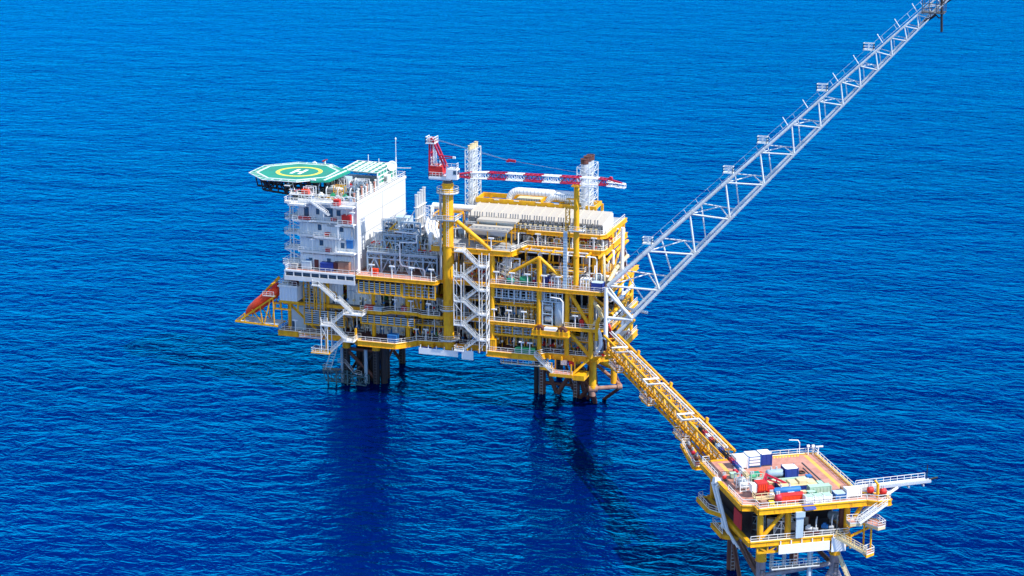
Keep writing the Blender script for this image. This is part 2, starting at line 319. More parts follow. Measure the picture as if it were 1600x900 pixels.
# columns and braces between the decks
t = thing('support_frame', 'yellow columns and diagonal braces holding up the decks', 'frame', (0, 12, 15))
def col(x, y, z0, z1, r): part(t, 'column', 'yellow', lambda b: b.cyl(x, y, z0, z1, r, 12))
for x, y, z0, z1, r in ((12.2, .6, Z1, Z4 - .2, .62), (24.8, .6, Z2, Z4 - 1.2, .68), (24.6, 1.4, Z1, Z2 - .2, .6), (31.9, 1.6, Z1, Z3 - .3, .62), (38.4, 1.2, Z1, Z3 - .3, .68), (36.9, 8.9, Z3, Z4 - .3, .55), (39, 9.2, Z3, Z4, .5),
     (-12, 2.8, Z1, Z3 - .2, .6), (-21.6, 2.8, Z1, Z3 - .2, .55), (-34.6, 2.6, Z1, Z3 - .4, .5), (-45.6, 2.4, Z1, Z2 - .2, .5), (6.5, 8, Z3, Z4, .5), (16, 9, Z3, Z4, .5), (41.9, 17, Z1, Z3, .55), (41.9, 28, Z1, Z3, .55), (39.2, 18, Z3, Z5, .5), (39.2, 28.6, Z3, Z5, .5), (30, 14, Z1, Z4, .6), (-12, 15, Z1, Z3, .6), (-46, 28, Z1, Z3, .6),
     (-3.4, 6, Z3, Z4, .45), (-3.4, 14, Z3, Z4, .45)): col(x, y, z0, z1, r)
def br(p, q, r=.42): part(t, 'brace', 'yellow', lambda b: b.tube(p, q, r, 10))
for a in (((24.8, .6, 40.6), (16.5, 1.2, 35.6), .45), ((24.8, .6, 40.6), (33, 1.2, 33.4), .45), ((32.4, 1.6, 32), (37.8, 1.6, 23.6), .5), ((32.2, 1.6, 21.6), (37.8, 2, 15.4), .5), ((2.2, 1, 48.6), (12, .4, 41.6), .55), ((39, 9.2, 41), (36.8, 9.4, 33.2), .4), ((39, 9.2, 40.6), (39.4, 17.4, 33.2), .4),
    ((39.3, 28, 41), (39.3, 18.6, 33.2), .4), ((42.3, 17, 31.6), (42.3, 6, 23.2), .45), ((42.3, 28, 31.6), (42.3, 18, 23.2), .45), ((38.6, 2, 31), (42.6, 12, 23.4), .4), ((-12, 2.8, 31.4), (-5.5, 12, 24), .5), ((-3.4, 6, 41), (-3.4, 14, 33.4), .35), ((-45.6, 2.4, 22), (-38, 2.4, 15.4), .35),
    ((27, 2.4, 41), (24.9, 6, 33), .3), ((42.3, 17, 21.6), (42.3, 7, 15.4), .45), ((39.3, 20, 45), (39.3, 11, 41.6), .3), ((39.3, 29, 45), (39.3, 20.4, 41.6), .3)): br(*a)
for x0, x1, y, z in ((12.2, 24.6, 2.4, 26.9), (12.2, 24.6, 2.4, 18.6), (24.8, 31.9, 3.4, 18.8), (31.9, 38.4, 3.0, 27.2), (-12, -2, 3.6, 19), (-34, -24.6, 4.6, 19.2), (-21.6, -12, 5.2, 27.4), (4, 12, 4, 27), (4, 12, 4, 19), (4, 12, 4, 37.4), (12.2, 24.8, 7.6, 37.2), (25, 36.8, 8.6, 37.4)): part(t, 'cross_beam', 'yellow', lambda b: (b.bar((x0, y, z), (x1, y, z), .26, .45), [b.bar((x, y, z), (x, y, z - 2.4), .16) for x in np.arange(x0 + 1.2, x1 - .5, 2.3)]))
def mezz(label, x0, x1, y0, y1, z):
    m_ = thing('mezzanine_walkway', label, 'walkway', ((x0 + x1) / 2, y0, z)); part(m_, 'grating', 'yellow', lambda b: (b.box(x0, y0, z - .14, x1, y1, z), b.box(x0, y0 - .1, z - .4, x1, y0 - .003, z + .05))); part(m_, 'railing', 'rail_white', lambda b: b.rail([(x0, y1, z), (x0, y0, z), (x1, y0, z), (x1, y1, z)], 1.1, 1.3, .08)); part(m_, 'hanger', 'yellow', lambda b: [b.bar((x, y0 + .1, z), (x, y0 + .1, z + 4), .14) for x in (x0 + .2, x1 - .2)])
for a in (('yellow mezzanine walkway with white railing on the middle deck right of the stair tower', 13.4, 22.6, 3.2, 5.2, 27.4), ('yellow mezzanine walkway with white railing at the right end of the middle deck', 32.8, 38, 2.2, 4.4, 26.6), ('yellow mezzanine walkway with white railing inside the lowest deck right of the stair tower', 14, 23.6, 4.6, 6.4, 18.8),
    ('yellow mezzanine walkway with white railing on the main deck below the boom rest', 26, 35.4, 4.6, 6.4, 36.4), ('yellow mezzanine walkway with white railing on the main deck behind the stair tower', 3.4, 11.6, 3.6, 5.6, 37), ('yellow mezzanine walkway with white railing on the middle deck behind the stair tower', 3.2, 11.4, 4, 6, 27.2), ('yellow mezzanine walkway with white railing on the lowest deck left of the pedestal', -11, -3, 4.4, 6.2, 19), ('yellow mezzanine walkway with white railing on the lowest deck at the right end', 32.6, 38, 3.4, 5.2, 18.6)): mezz(*a)
# added near-black walls, coloured to stand in for shade deep in the bays
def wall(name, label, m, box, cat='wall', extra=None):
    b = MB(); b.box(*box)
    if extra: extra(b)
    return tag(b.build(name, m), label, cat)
wall('dark_wall', 'added dark shade wall deep inside the lowest deck', 'dark_steel', (-40, 19, Z1, 40, 19.3, Z2 - .3))
wall('dark_wall', 'added dark shade wall deep inside the middle deck', 'dark_steel', (-44, 17, Z2, 40, 17.3, Z3 - .3))
wall('dark_wall', 'added dark shade wall behind the blue containers on the main deck', 'dark_steel', (-2, 15, Z3, 39, 15.3, Z4 - .3))
wall('dark_wall', 'added dark shade wall under the walkway of the white cooler roofs', 'dark_steel', (3, 18, Z4, 39, 18.3, Z5 - .3))
def panel_wall(label, m, x0, x1, y, z0, z1, doors=()):
    t = thing('cladding_wall', label, 'wall', ((x0 + x1) / 2, y, z0))
    part(t, 'cladding', m, lambda b: b.box(x0, y, z0, x1, y + .25, z1))
    for dx, dz in doors: part(t, 'door', 'mid_blue' if dz > .3 else 'glass', lambda b: b.box(dx, y - .06, z0 + .05, dx + 1.1, y - .003, z0 + 2.2))
panel_wall('pale corrugated wall on the middle deck behind the red and grey crates', 'clad_shade_white', -29.6, -20, 4, Z2, 31, [(-26, 0), (-22.5, 0)])
panel_wall('pale corrugated wall on the middle deck left of the dark bay', 'clad_shade_white', -16.4, -13.4, 4.4, Z2, 31)
panel_wall('ochre ribbed wall on the middle deck beside the dark bay', 'yellow', -12.6, -8.2, 5, Z2, 31.2)
panel_wall('pale wall with blue doors on the lowest deck behind the blue crate', 'clad_shade_white', -23, -14, 5.6, Z1, 21, [(-21, .4), (-18.6, .4)])
panel_wall('white corrugated wall on the middle deck behind the left zigzag stairs', 'clad_shade_white', -37, -30.6, 3.6, Z2, 31, [(-33.6, 0)])
panel_wall('pale wall on the lowest deck under the lifeboat cabin', 'pale_blue', -46, -41, 2.4, Z1, 21.4, [(-45, 0)])
panel_wall('pale blue wall on the lowest deck at the left stairs', 'pale_blue', -36.5, -31, 4, Z1, 20.5, [(-34, 0)])
# ------------------------------------------------------------------ living quarters
q = thing('living_quarters', 'white accommodation block of five storeys with balconies at the left end', 'building', (-33, 17, 33))
ST = [33.0, 37.9, 42.3, 46.4, 51.0]
part(q, 'front_wall', 'clad_shade_white', lambda b: b.box(-41, 0, 33, -24.7, .3, 51))
part(q, 'side_wall', 'sheet_white', lambda b: b.box(-25, .3, 33, -24.7, 35.4, 51.1))
part(q, 'panel_seams', 'grey', lambda b: ([b.box(-24.7, .3, z, -24.64, 35.4, z + .12) for z in (37.9, 42.3, 46.6)], [b.box(-24.7, y, 38, -24.645, y + .14, 51) for y in (18,)]))
part(q, 'side_wall', 'clad_shade_white', lambda b: b.box(-41, .3, 33, -40.7, 35.4, 51))
part(q, 'rear_wall', 'clad_shade_white', lambda b: b.box(-40.7, 35.1, 33, -25, 35.4, 51))
part(q, 'roof', 'grey', lambda b: b.box(-40.7, .3, 50.6, -25, 35.1, 50.95))
part(q, 'parapet', 'white', lambda b: (b.box(-24.85, -.1, 50.9, -24.5, 35.6, 51.5), b.box(-41.2, -.25, 50.8, -24.86, .1, 51.4)))
part(q, 'railing', 'rail_white', lambda b: b.rail([(-41, 0, 51.4), (-24.7, 0, 51.5), (-24.7, 35.4, 51.5), (-40, 35.4, 51.5)], 1.2))
part(q, 'corner_post', 'white', lambda b: b.cyl(-24.5, -.2, 33, 51.6, .32, 10))
def window(x, z, w, h):
    f = part(q, 'window', 'white', lambda b: (b.box(x - .1, -.06, z - .1, x + w + .1, -.003, z), b.box(x - .1, -.06, z + h, x + w + .1, -.003, z + h + .1), b.box(x - .1, -.06, z, x, -.003, z + h), b.box(x + w, -.06, z, x + w + .1, -.003, z + h)))
    part(f, 'pane', 'glass', lambda b: b.box(x + .003, -.04, z + .003, x + w - .003, -.004, z + h - .003))
for x, z, w, h in ((-35.8, 43.4, 1.1, 1.6), (-29.6, 43.4, 1.1, 1.6), (-35.4, 39.3, 1.1, 1.5), (-29.4, 39, 1.1, 1.5), (-39.6, 47, 1.4, 2.4), (-36.2, 47.6, 1, 1.6), (-33.6, 47.2, 2.2, 2.4), (-30.4, 47.6, 1.2, 1.6), (-38.6, 34.4, 1.1, 1.4), (-33.4, 34.6, 1.1, 1.4)): window(x, z, w, h)
part(q, 'air_vent', 'mid_blue', lambda b: (b.box(-27.6, -.5, 39.2, -25.9, -.003, 41.3), b.box(-27.8, -.62, 41.3, -25.7, 0, 41.42)))
part(q, 'door', 'maroon', lambda b: b.box(-37, -.08, 33.1, -35.8, -.003, 35.4))
part(q, 'door', 'mid_blue', lambda b: b.box(-39.4, -.08, 33.1, -38.4, -.003, 35.4))
# balconies (plate, railing, bracket)
def balcony(pts, z, posts=()):
    x0, x1 = min(p[0] for p in pts), max(p[0] for p in pts)
    b_ = part(q, 'balcony', 'white', lambda b: (b.prism(pts + [(x1, -.01), (x0, -.01)] if pts[0][1] < 0 and pts[-1][1] < 0 else pts, z - .3, z), [b.bar((x, min(p[1] for p in pts) + .1, z - .3), (x, -.05, z - 1.3), .12) for x in np.arange(x0 + .8, x1, 3.2)]))
    part(b_, 'railing', 'rail_white', lambda b: b.rail([(x, y, z + .02) for x, y in pts], 1.15, 1.5))
balcony([(-40.9, -1.5), (-30.2, -1.5)], ST[1] - .1); balcony([(-30.1, -2.3), (-24.8, -2.3)], ST[1] + .3)
balcony([(-40.9, -1.6), (-36.2, -1.6)], ST[2] - .1); balcony([(-36, -2.4), (-28.6, -2.2)], ST[2] - .2)
balcony([(-42, -2.2), (-37.6, -2.2), (-35.6, -1.5), (-29.4, -1.5)], ST[3] - .2); balcony([(-29.2, -2.4), (-24.8, -2.4)], ST[3] - .5)
balcony([(-43, -2.6), (-38.2, -2.6)], ST[4] - .6); balcony([(-30.8, -2.8), (-24.8, -2.6)], ST[4] - .4); balcony([(-38, -2), (-31, -2)], ST[4] + .2)
def side_balcony(z, y0, y1, xo):
    b_ = part(q, 'balcony', 'white', lambda b: (b.box(xo, y0, z - .3, -41.01, y1, z), [b.bar((xo + .2, y, z - .3), (-41.1, y, z - 2), .16) for y in (y0 + .3, y1 - .3)]))
    part(b_, 'railing', 'rail_white', lambda b: b.rail([(-41.1, y0, z), (xo, y0, z), (xo, y1, z), (-41.1, y1, z)], 1.15, 1.4))
for z, y0, y1, xo in ((50.4, 0, 6, -45.2), (46, 0, 5, -45.2), (45.2, 5.2, 12, -44.6), (42.2, -.4, 4, -45.3), (38, -.6, 4, -45.2), (34, -1, 5, -45.6)): side_balcony(z, y0, y1, xo)
part(q, 'post', 'white', lambda b: [b.tube((x, y, 33), (x, y, 50.2), .14, 6) for x, y in ((-43.6, -.2), (-45, 5), (-42.4, -.8))])
part(q, 'post', 'white', lambda b: [b.tube((x, -1.5, z0), (x, -1.5, z1), .11, 6) for x, z0, z1 in ((-30.2, 38, 42), (-38, 42, 46), (-33.5, 46, 50.2), (-27, 46.6, 50), (-25.2, 46.4, 50.2), (-40.6, 46, 50))])
part(q, 'pipe', 'grey', lambda b: [b.pipe([(x0, -.3, z), (x1, -.3, z), (x1 + .3, -.3, z - .4), (x1 + .3, -.3, z - 3)], .13, 6) for x0, x1, z in ((-40, -25.8, 37), (-39, -28, 41.3), (-40, -26.4, 45.4), (-33, -25.6, 44.8))])
part(q, 'stair', 'rail_white', lambda b: [(b.bar((-36.8 + dx, -2.9, 51.8), (-31.4 + dx, -2.9, 48.2), .16, .35), b.rail([(-36.8 + dx, -2.9, 51.8), (-31.4 + dx, -2.9, 48.2)])) for dx in (0,)] + [b.box(-36.6 + .45 * k, -2.9, 51.6 - .3 * k, -36.2 + .45 * k, -1.9, 51.68 - .3 * k) for k in range(12)] + [(b.bar((-36.8, -1.9, 51.8), (-31.4, -1.9, 48.2), .16, .35))])
# base deck under the block: white girder with a salmon promenade
t = thing('promenade_deck', 'white girder deck with salmon floor below the living quarters', 'deck', (-35, 10, 31))
part(t, 'floor_plate', 'salmon', lambda b: b.box(-43.9, -3.2, 32.6, -24.3, 34, 32.85))
part(t, 'edge_beam', 'sheet_white', lambda b: (b.box(-44.2, -3.5, 30.2, -24.2, -3.2, 31.4), b.box(-44.2, -3.2, 30.2, -43.9, 30, 32.85), b.box(-44.2, -3.5, 32.5, -24.2, -3.2, 32.9)))
part(t, 'edge_web', 'glass', lambda b: b.box(-43.8, -2.6, 31.2, -24.3, -2.45, 32.5))
part(t, 'web_post', 'white', lambda b: [b.box(x - .12, -3.48, 31.2, x + .12, -3.15, 32.5) for x in np.arange(-44, -24, 2.45)])
part(t, 'railing', 'rail_white', lambda b: b.rail([(-44, 8, 32.9), (-44, -3.3, 32.9), (-24.3, -3.3, 32.9)], 1.15, 1.6))
part(t, 'soffit', 'grey', lambda b: b.box(-43.8, -3.1, 30.3, -24.3, 34, 30.5))
# roof equipment
def simple(name, label, cat, m, fn, group=None):
    b = MB(); fn(b); return tag(b.build(name, m), label, cat, group)
def hvac(label, x, y, z, lx, ly, lz, m='grey'):
    t = thing('rooftop_unit', label, 'ventilation unit', (x + lx / 2, y + ly / 2, z))
    part(t, 'casing', m, lambda b: (b.box(x, y, z + .25, x + lx, y + ly, z + lz), [b.box(x + .1 + k * (lx - .5), y + .1, z, x + .4 + k * (lx - .5), y + ly - .1, z + .25) for k in (0, 1)]))
    part(t, 'grille', 'dark_grey', lambda b: [b.box(x + .3, y - .05, z + .5 + k * .3, x + lx - .3, y - .003, z + .64 + k * .3) for k in range(max(1, int((lz - .8) / .3)))])
    part(t, 'fan_cowl', 'silver', lambda b: b.cyl(x + lx / 2, y + ly / 2, z + lz + .003, z + lz + .4, min(lx, ly) * .3, 12))
for i, (x, y, lx, ly, lz, m, d) in enumerate(((-39.6, 18, 5, 3.4, 2.6, 'pale_blue', 'largest pale blue ventilation unit on the accommodation roof'), (-33.6, 17, 3.2, 3, 2.2, 'grey', 'grey ventilation unit on the accommodation roof behind the fin row'),
    (-37.4, 9.5, 3, 2.4, 1.8, 'silver', 'silver ventilation unit on the accommodation roof near the helideck'), (-32.6, 8.6, 2.6, 2.2, 1.6, 'grey', 'small grey ventilation unit on the accommodation roof near the front railing'), (-29.4, 27.5, 2.6, 2.4, 2, 'white', 'white ventilation unit on the accommodation roof beside the dish'))): hvac(d, x, y, 51.0, lx, ly, lz, m)
t = thing('vent_pipe_row', 'row of short vertical vent pipes along the accommodation roof edge', 'pipes', (-26.4, 12, 51))
for k in range(12): part(t, 'vent_pipe', 'white' if k % 3 else 'salmon', lambda b: (b.cyl(-26.6 + .3 * (k % 2), 3 + 1.5 * k, 50.95, 53 + .3 * (k % 4), .22, 8), b.cyl(-26.6 + .3 * (k % 2), 3 + 1.5 * k, 53 + .3 * (k % 4), 53.3 + .3 * (k % 4), .34, 8)))
t = thing('lattice_canopy', 'teal and white lattice canopy standing on the accommodation roof', 'canopy', (-33, 30, 51))
cx = [(-39, 24), (-28, 23), (-28.2, 36.6), (-39.3, 37)]
part(t, 'mesh_panel', 'teal', lambda b: b.prism(cx, 54.35, 54.42))
part(t, 'frame', 'clean_white', lambda b: ([b.bar((-39 + 11 * k / 6, 24 - k / 6, 54.55), (-39.3 + 11.1 * k / 6, 37 - .4 * k / 6, 54.55), .22) for k in range(0, 7)][:0], [b.bar((-39 + 11 * k / 5, 24 - k / 5, 54.55), (-39.3 + 11.1 * k / 5, 37 - .4 * k / 5, 54.55), .17) for k in range(6)], [b.bar((-39 - .3 * k / 5, 24 + 13 * k / 5, 54.57), (-28 - .2 * k / 5, 23 + 13.6 * k / 5, 54.57), .17) for k in range(6)]))
part(t, 'side_panel', 'teal', lambda b: b.box(-28.1, 23.2, 51, -28.04, 36.4, 54.3))
part(t, 'side_frame', 'clean_white', lambda b: ([b.bar((-27.95, 23.2 + 13.2 * k / 6, 51), (-27.95, 23.2 + 13.2 * k / 6, 54.5), .15) for k in range(7)], [b.bar((-27.93, 23.2, z), (-27.93, 36.4, z), .2) for z in (51.2, 52.3, 53.4)]))
part(t, 'post', 'clean_white', lambda b: [b.bar((x, y, 51), (x, y, 54.4), .2) for x, y in cx])
t = thing('satellite_dish', 'white satellite dish at the rear corner of the accommodation roof', 'dish', (-28.4, 36, 51))
part(t, 'reflector', 'clean_white', lambda b: b.lathe([(.05, .35), (.65, .22), (1.1, .0), (1.4, -.35), (1.35, -.4), (1.05, -.1), (.05, .24)], (-27.2, 31.6, 54.9), 'y', 20).turn((-27.2, 31.6, 54.9), 38, 'Z').turn((-27.2, 31.6, 54.9), -14, 'X'))
part(t, 'mount', 'white', lambda b: (b.cyl(-27.2, 32.8, 51, 54.6, .18, 8), b.bar((-27.2, 32.8, 54.4), (-27.2, 31.8, 54.9), .2)))
t = thing('radio_mast', 'tall thin white radio mast beside the satellite dish', 'mast', (-27.4, 35.6, 51))
part(t, 'pole', 'white', lambda b: (b.tube((-27.4, 35.4, 51), (-27.4, 35.4, 56.6), .16, 8), b.tube((-27.4, 35.4, 56.6), (-27.4, 35.4, 61.4), .09, 6)))
part(t, 'lamp', 'clean_white', lambda b: b.lathe([(.02, 0), (.2, .2), (.2, .6), (.02, .8)], (-27.4, 35.4, 61.3)))
part(t, 'yard', 'white', lambda b: b.bar((-27.4, 35.4, 53.6), (-23.4, 36.4, 53.6), .16))
for i, (x, y, h) in enumerate(((-38, 26, 4.4), (-36, 36.5, 5.6), (-33, 36.8, 4.6), (-41.8, 22, 3.2))):
    simple('whip_antenna', ['thin whip antenna at the helideck side of the teal canopy', 'tallest thin whip antenna at the rear of the teal canopy', 'shorter thin whip antenna at the rear of the teal canopy', 'thin whip antenna near the helideck edge'][i], 'antenna', 'white', lambda b: (b.tube((x, y, 51), (x, y, 51 + h), .1, 5), b.cyl(x, y, 51, 51.5, .25, 6)))
def crate(label, x, y, z, lx, ly, lz, m, name='storage_box', cat='box'):
    t = thing(name, label, cat, (x + lx / 2, y + ly / 2, z))
    part(t, 'body', m, lambda b: (b.box(x, y, z + .12, x + lx, y + ly, z + lz), [b.box(x + k * lx / 3 - .05, y - .05, z + .12, x + k * lx / 3 + .05, y - .002, z + lz) for k in range(1, 3)]))
    part(t, 'skid', 'dark_grey', lambda b: [b.box(x, y + k * (ly - .3), z, x + lx, y + .3 + k * (ly - .3), z + .118) for k in (0, 1)])
    part(t, 'lid', m, lambda b: b.box(x - .06, y - .07, z + lz + .002, x + lx + .06, y + ly + .07, z + lz + .12))
crate('larger red fire box on the balcony at the right corner of the accommodation', -28.2, -1.9, 46.0, 2.4, 1.4, 2.2, 'red'); crate('red fire box on the top balcony under the helideck stairs', -30.4, -2, 50.7, 1.6, 1.3, 1.5, 'red')
crate('long low red box on the left upper balcony of the accommodation', -40.6, -1.6, 46.3, 3.2, .9, .7, 'red'); crate('small red box beside the middle window on the third balcony', -33.5, -1.2, 42.2, 1.3, .8, .8, 'red'); crate('small red box beside the window on the second balcony', -33.4, -1, 37.9, 1.3, .7, .9, 'red')
crate('red box on the upper balcony between the windows', -31.6, -1.1, 46.3, 1.4, .8, .8, 'red')
crate('blue container under a small awning on the salmon promenade', -34.6, -1.9, 33, 3.6, 1.8, 2, 'blue'); crate('pale pink cabin on the salmon promenade near the corner post', -29.6, -1.7, 33, 3, 1.6, 2.4, 'pale_rust'); crate('maroon locker between the containers on the salmon promenade', -30.9, -1.6, 33, 1.1, 1.4, 2.3, 'maroon')
crate('white locker with a dark window on the salmon promenade', -40, -1.6, 33, 2.6, 1.4, 2, 'pale_blue'); crate('grey bin on the salmon promenade left of the white locker', -42.8, -2, 33, 1.6, 1.2, 1.2, 'grey')

# ------------------------------------------------------------------ helideck
hx, hy, hz = -47.4, 14.1, 55.5
def octa(a): r = a / math.cos(R(22.5)); return [(hx + r * math.cos(R(22.5 + 45 * k)), hy + r * math.sin(R(22.5 + 45 * k))) for k in range(8)]
t = thing('helideck', 'green octagonal helicopter deck marked with a white H', 'helideck', (hx, hy, 51))
part(t, 'deck_plate', 'teal', lambda b: (b.prism(octa(10.4), hz - .5, hz), b.prism([(hx + 8, hy - 9.8), (hx + 12.5, hy - 8), (hx + 13.2, hy + 5), (hx + 8, hy + 9)], hz - .52, hz - .01)))
def octring(b, a0, a1, z0, z1):
    A, B = octa(a0), octa(a1)
    for k in range(8):
        j = (k + 1) % 8; b.add([(*A[k], z1), (*A[j], z1), (*B[j], z1), (*B[k], z1), (*A[k], z0), (*A[j], z0), (*B[j], z0), (*B[k], z0)], [(0, 3, 2, 1)[::-1], (4, 5, 6, 7)[::-1], (0, 1, 5, 4), (2, 3, 7, 6)])
part(t, 'edge_line', 'clean_white', lambda b: octring(b, 9.75, 10.15, hz + .004, hz + .03))
part(t, 'edge_line', 'clean_white', lambda b: b.bar((hx + 11.2, hy - 8.3, hz + .05), (hx + 12, hy + 5, hz + .05), .5, .1))
part(t, 'aiming_circle', 'lime', lambda b: b.ring((hx + .5, hy - .1), 5.2, 6.3, hz + .004, hz + .03, 40))
part(t, 'letter_h', 'clean_white', lambda b: (b.box(hx - 1.2, hy - 2.9, hz + .004, hx - .3, hy + 2.9, hz + .03), b.box(hx + 1.1, hy - 2.9, hz + .004, hx + 2, hy + 2.9, hz + .03), b.box(hx - .297, hy - .45, hz + .004, hx + 1.097, hy + .45, hz + .03)))
part(t, 'safety_net', 'teal', lambda b: octring(b, 10.45, 12.0, hz - .25, hz - .1))
part(t, 'net_frame', 'clean_white', lambda b: (octring(b, 11.95, 12.08, hz - .2, hz - .02), octring(b, 10.41, 10.48, hz - .3, hz + .04), [b.bar((*[p + (qq - p) * f for p, qq in zip(octa(10.4)[k], octa(10.4)[(k + 1) % 8])], hz - .1), (*[p + (qq - p) * f for p, qq in zip(octa(12)[k], octa(12)[(k + 1) % 8])], hz - .02), .08) for k in range(8) for f in (0, .25, .5, .75)]))
for k, y in enumerate((hy - 8.5, hy - 4, hy, hy + 4, hy + 8.5)):
    hw = 10.6 if abs(y - hy) < 5 else 7
    part(t, 'support_truss', 'dark_steel', lambda b: (b.truss(((hx - hw, y, hz - .7), (-38, y, hz - .7)), ((hx - hw + .6, y, hz - 3.6), (-38, y, hz - 5.2 if y < 20 else hz - 4)), 7, .28, .2, 'w'),))
part(t, 'cross_truss', 'dark_steel', lambda b: [b.truss(((x, hy - 8.5, hz - .75), (x, hy + 8.5, hz - .75)), ((x, hy - 8.5, hz - 3.4), (x, hy + 8.5, hz - 3.4)), 6, .2, .15, 'w') for x in (hx - 6, hx, hx + 4.5)])
part(t, 'walkway', 'white', lambda b: (b.box(hx + 3, hy - 12.6, hz - 3.5, hx + 9.5, hy - 10, hz - 3.3), b.rail([(hx + 3, hy - 10.2, hz - 3.3), (hx + 3, hy - 12.5, hz - 3.3), (hx + 9.5, hy - 12.5, hz - 3.3)]), [b.bar((hx + x, hy - 12.3, 47), (hx + x, hy - 12.3, hz - 3.4), .2) for x in (3.2, 6.4, 9.2)], [b.bar((hx + 3.6 + d, hy - 12, hz - 3.3), (hx + 2 + d, hy - 10.6, hz - .6), .12) for d in (0, 1.1)], b.box(hx + 1.5, hy - 12.4, hz - 1.3, hx + 3, hy - 10.5, hz - 1.1)))
def monitor(label, x, y, z):
    m_ = thing('fire_monitor', label, 'fire monitor', (x, y, z)); part(m_, 'base', 'white', lambda b: b.cyl(x, y, z, z + .9, .25, 8)); part(m_, 'nozzle', 'red', lambda b: b.tube((x - .5, y - .2, z + .8), (x + .9, y - .4, z + 1.4), .24, 8, .13))
monitor('red fire monitor at the rear edge of the helideck', hx + 3, hy + 11.5, hz); monitor('red fire monitor under the front edge of the helideck', hx + 5, hy - 12, hz - 3.3); 
crate('orange red box under the front edge of the helideck', hx + 6.4, hy - 12.4, hz - 3.28, 2.0, 1.2, 1.2, 'orange')
for i, (x, y) in enumerate(((hx + 5.2, hy + 8.5), (hx + 8, hy - 9.5), (hx - .5, hy + 11))):
    simple('marker_lamp', ['white box lamp at the rear edge of the helideck', 'white box lamp at the front right corner of the helideck', 'white box lamp at the far rear edge of the helideck'][i], 'lamp', 'clean_white', lambda b: (b.box(x, y, hz + .01, x + 1.2, y + .5, hz + .35), b.box(x + .4, y + .1, hz + .35, x + .8, y + .4, hz + .6)))
# ------------------------------------------------------------------ crane on its yellow pedestal
px_, py_ = 0.3, 0.4
t = thing('crane_pedestal', 'thick yellow pedestal column carrying the crane', 'pedestal', (px_, py_, 13))
part(t, 'column', 'yellow', lambda b: b.cyl(px_, py_, 13.2, 58.4, 1.42, 20))
part(t, 'flange', 'yellow', lambda b: [b.cyl(px_, py_, z, z + .3, 1.62, 20) for z in (13.1, 16, 23.3, 33.2, 41.8, 50, 57.6)])
part(t, 'pipe', 'grey', lambda b: [b.cyl(px_ + dx, py_ + dy, 33, 57, .3, 8) for dx, dy in ((-1.9, -.4), (-1.6, -1))])
part(t, 'ladder', 'white', lambda b: ([b.bar((px_ + dx, py_ - 1.75, 42), (px_ + dx, py_ - 1.75, 56), .09) for dx in (.2, .75)], [b.bar((px_ + .2, py_ - 1.75, z), (px_ + .75, py_ - 1.75, z), .08) for z in np.arange(42.4, 56, .7)]))
def ring_platform(z, r, gapa=0):
    p = part(t, 'platform', 'grey', lambda b: b.ring((px_, py_), 1.5, r, z - .2, z, 18))
    part(p, 'railing', 'rail_white', lambda b: b.rail([(px_ + (r - .05) * math.cos(R(a)), py_ + (r - .05) * math.sin(R(a)), z) for a in range(0, 361, 30)], 1.2, 1.4))
ring_platform(56, 2.9); ring_platform(17, 2.8); ring_platform(25, 2.4)
p = part(t, 'platform', 'grey', lambda b: b.box(px_ - 4, py_ - 2.2, 48.8, px_ + 2.6, py_ + 3, 49))
part(p, 'railing', 'rail_white', lambda b: b.rail([(px_ - 4, py_ + 3, 49), (px_ - 4, py_ - 2.2, 49), (px_ + 2.6, py_ - 2.2, 49), (px_ + 2.6, py_ + 3, 49)], 1.2, 1.5))
part(p, 'bracket', 'yellow', lambda b: [b.bar((px_ + dx, py_, 47), (px_ + dx * 2.2, py_ - 1.4, 48.8), .22) for dx in (-1.4, 1.1)])
t = thing('crane', 'red and white pedestal crane with its long lattice boom lying level', 'crane', (px_, 1, 58.4))
part(t, 'slew_ring', 'dark_grey', lambda b: b.cyl(px_, py_, 58.4, 59.7, 1.25, 18))
p = part(t, 'turntable', 'clean_white', lambda b: (b.box(-4.3, -1.2, 59.6, 3.2, 2.6, 60.0), b.box(-4.2, -1.1, 59.3, 1.5, 2.5, 59.6)))
part(p, 'railing', 'rail_white', lambda b: b.rail([(-4.2, 2.5, 60), (-4.2, -1.15, 60), (.5, -1.15, 60)], 1.2, 1.0))
p = part(t, 'cab', 'clean_white', lambda b: (b.box(.6, -1.5, 59.7, 3.5, .6, 62.3), b.box(1, -1.4, 62.3, 3.1, .5, 62.45)))
part(p, 'window', 'glass', lambda b: (b.box(3.503, -1.3, 60.9, 3.54, .4, 62.0), b.box(2.5, -1.54, 61, 3.3, -1.503, 62.0)))
part(p, 'railing', 'rail_white', lambda b: b.rail([(.7, -1.3, 62.45), (3.2, -1.3, 62.45), (3.2, .4, 62.45)], 1.3, 1.1))
p = part(t, 'machinery_house', 'red', lambda b: (b.box(-4.25, -1.0, 60.4, -.8, 2.2, 62.6), b.box(-4.3, -1.05, 62.6, -2.2, 2.3, 62.8)))
part(p, 'railing', 'rail_white', lambda b: b.rail([(-4, 2, 62.8), (-3.9, -.9, 62.8), (-1.6, -.9, 62.8), (-1.6, 2, 62.8)], 2.0, 1.1))
part(t, 'mast_frame', 'crane_red', lambda b: [(b.bar((-4.2, y, 59.8), (-4.0, y, 69.8), .38), b.bar((-3.4, y, 69.8), (.1, y, 62.4), .42)) for y in (-.9, .9)] + [b.bar((-4.0, -.9, 66), (-4.0, .9, 66), .3), b.bar((-3.6, -.9, 69.8), (-3.6, .9, 69.8), .4), b.bar((-1.4, -.9, 65.6), (-1.4, .9, 65.6), .3)])
part(t, 'ladder', 'clean_white', lambda b: b.truss(((-3.6, .8, 62.8), (-3.8, .8, 69.6)), ((-2.7, .8, 62.8), (-3.1, .8, 69.6)), 10, .09, .07, 'x'))
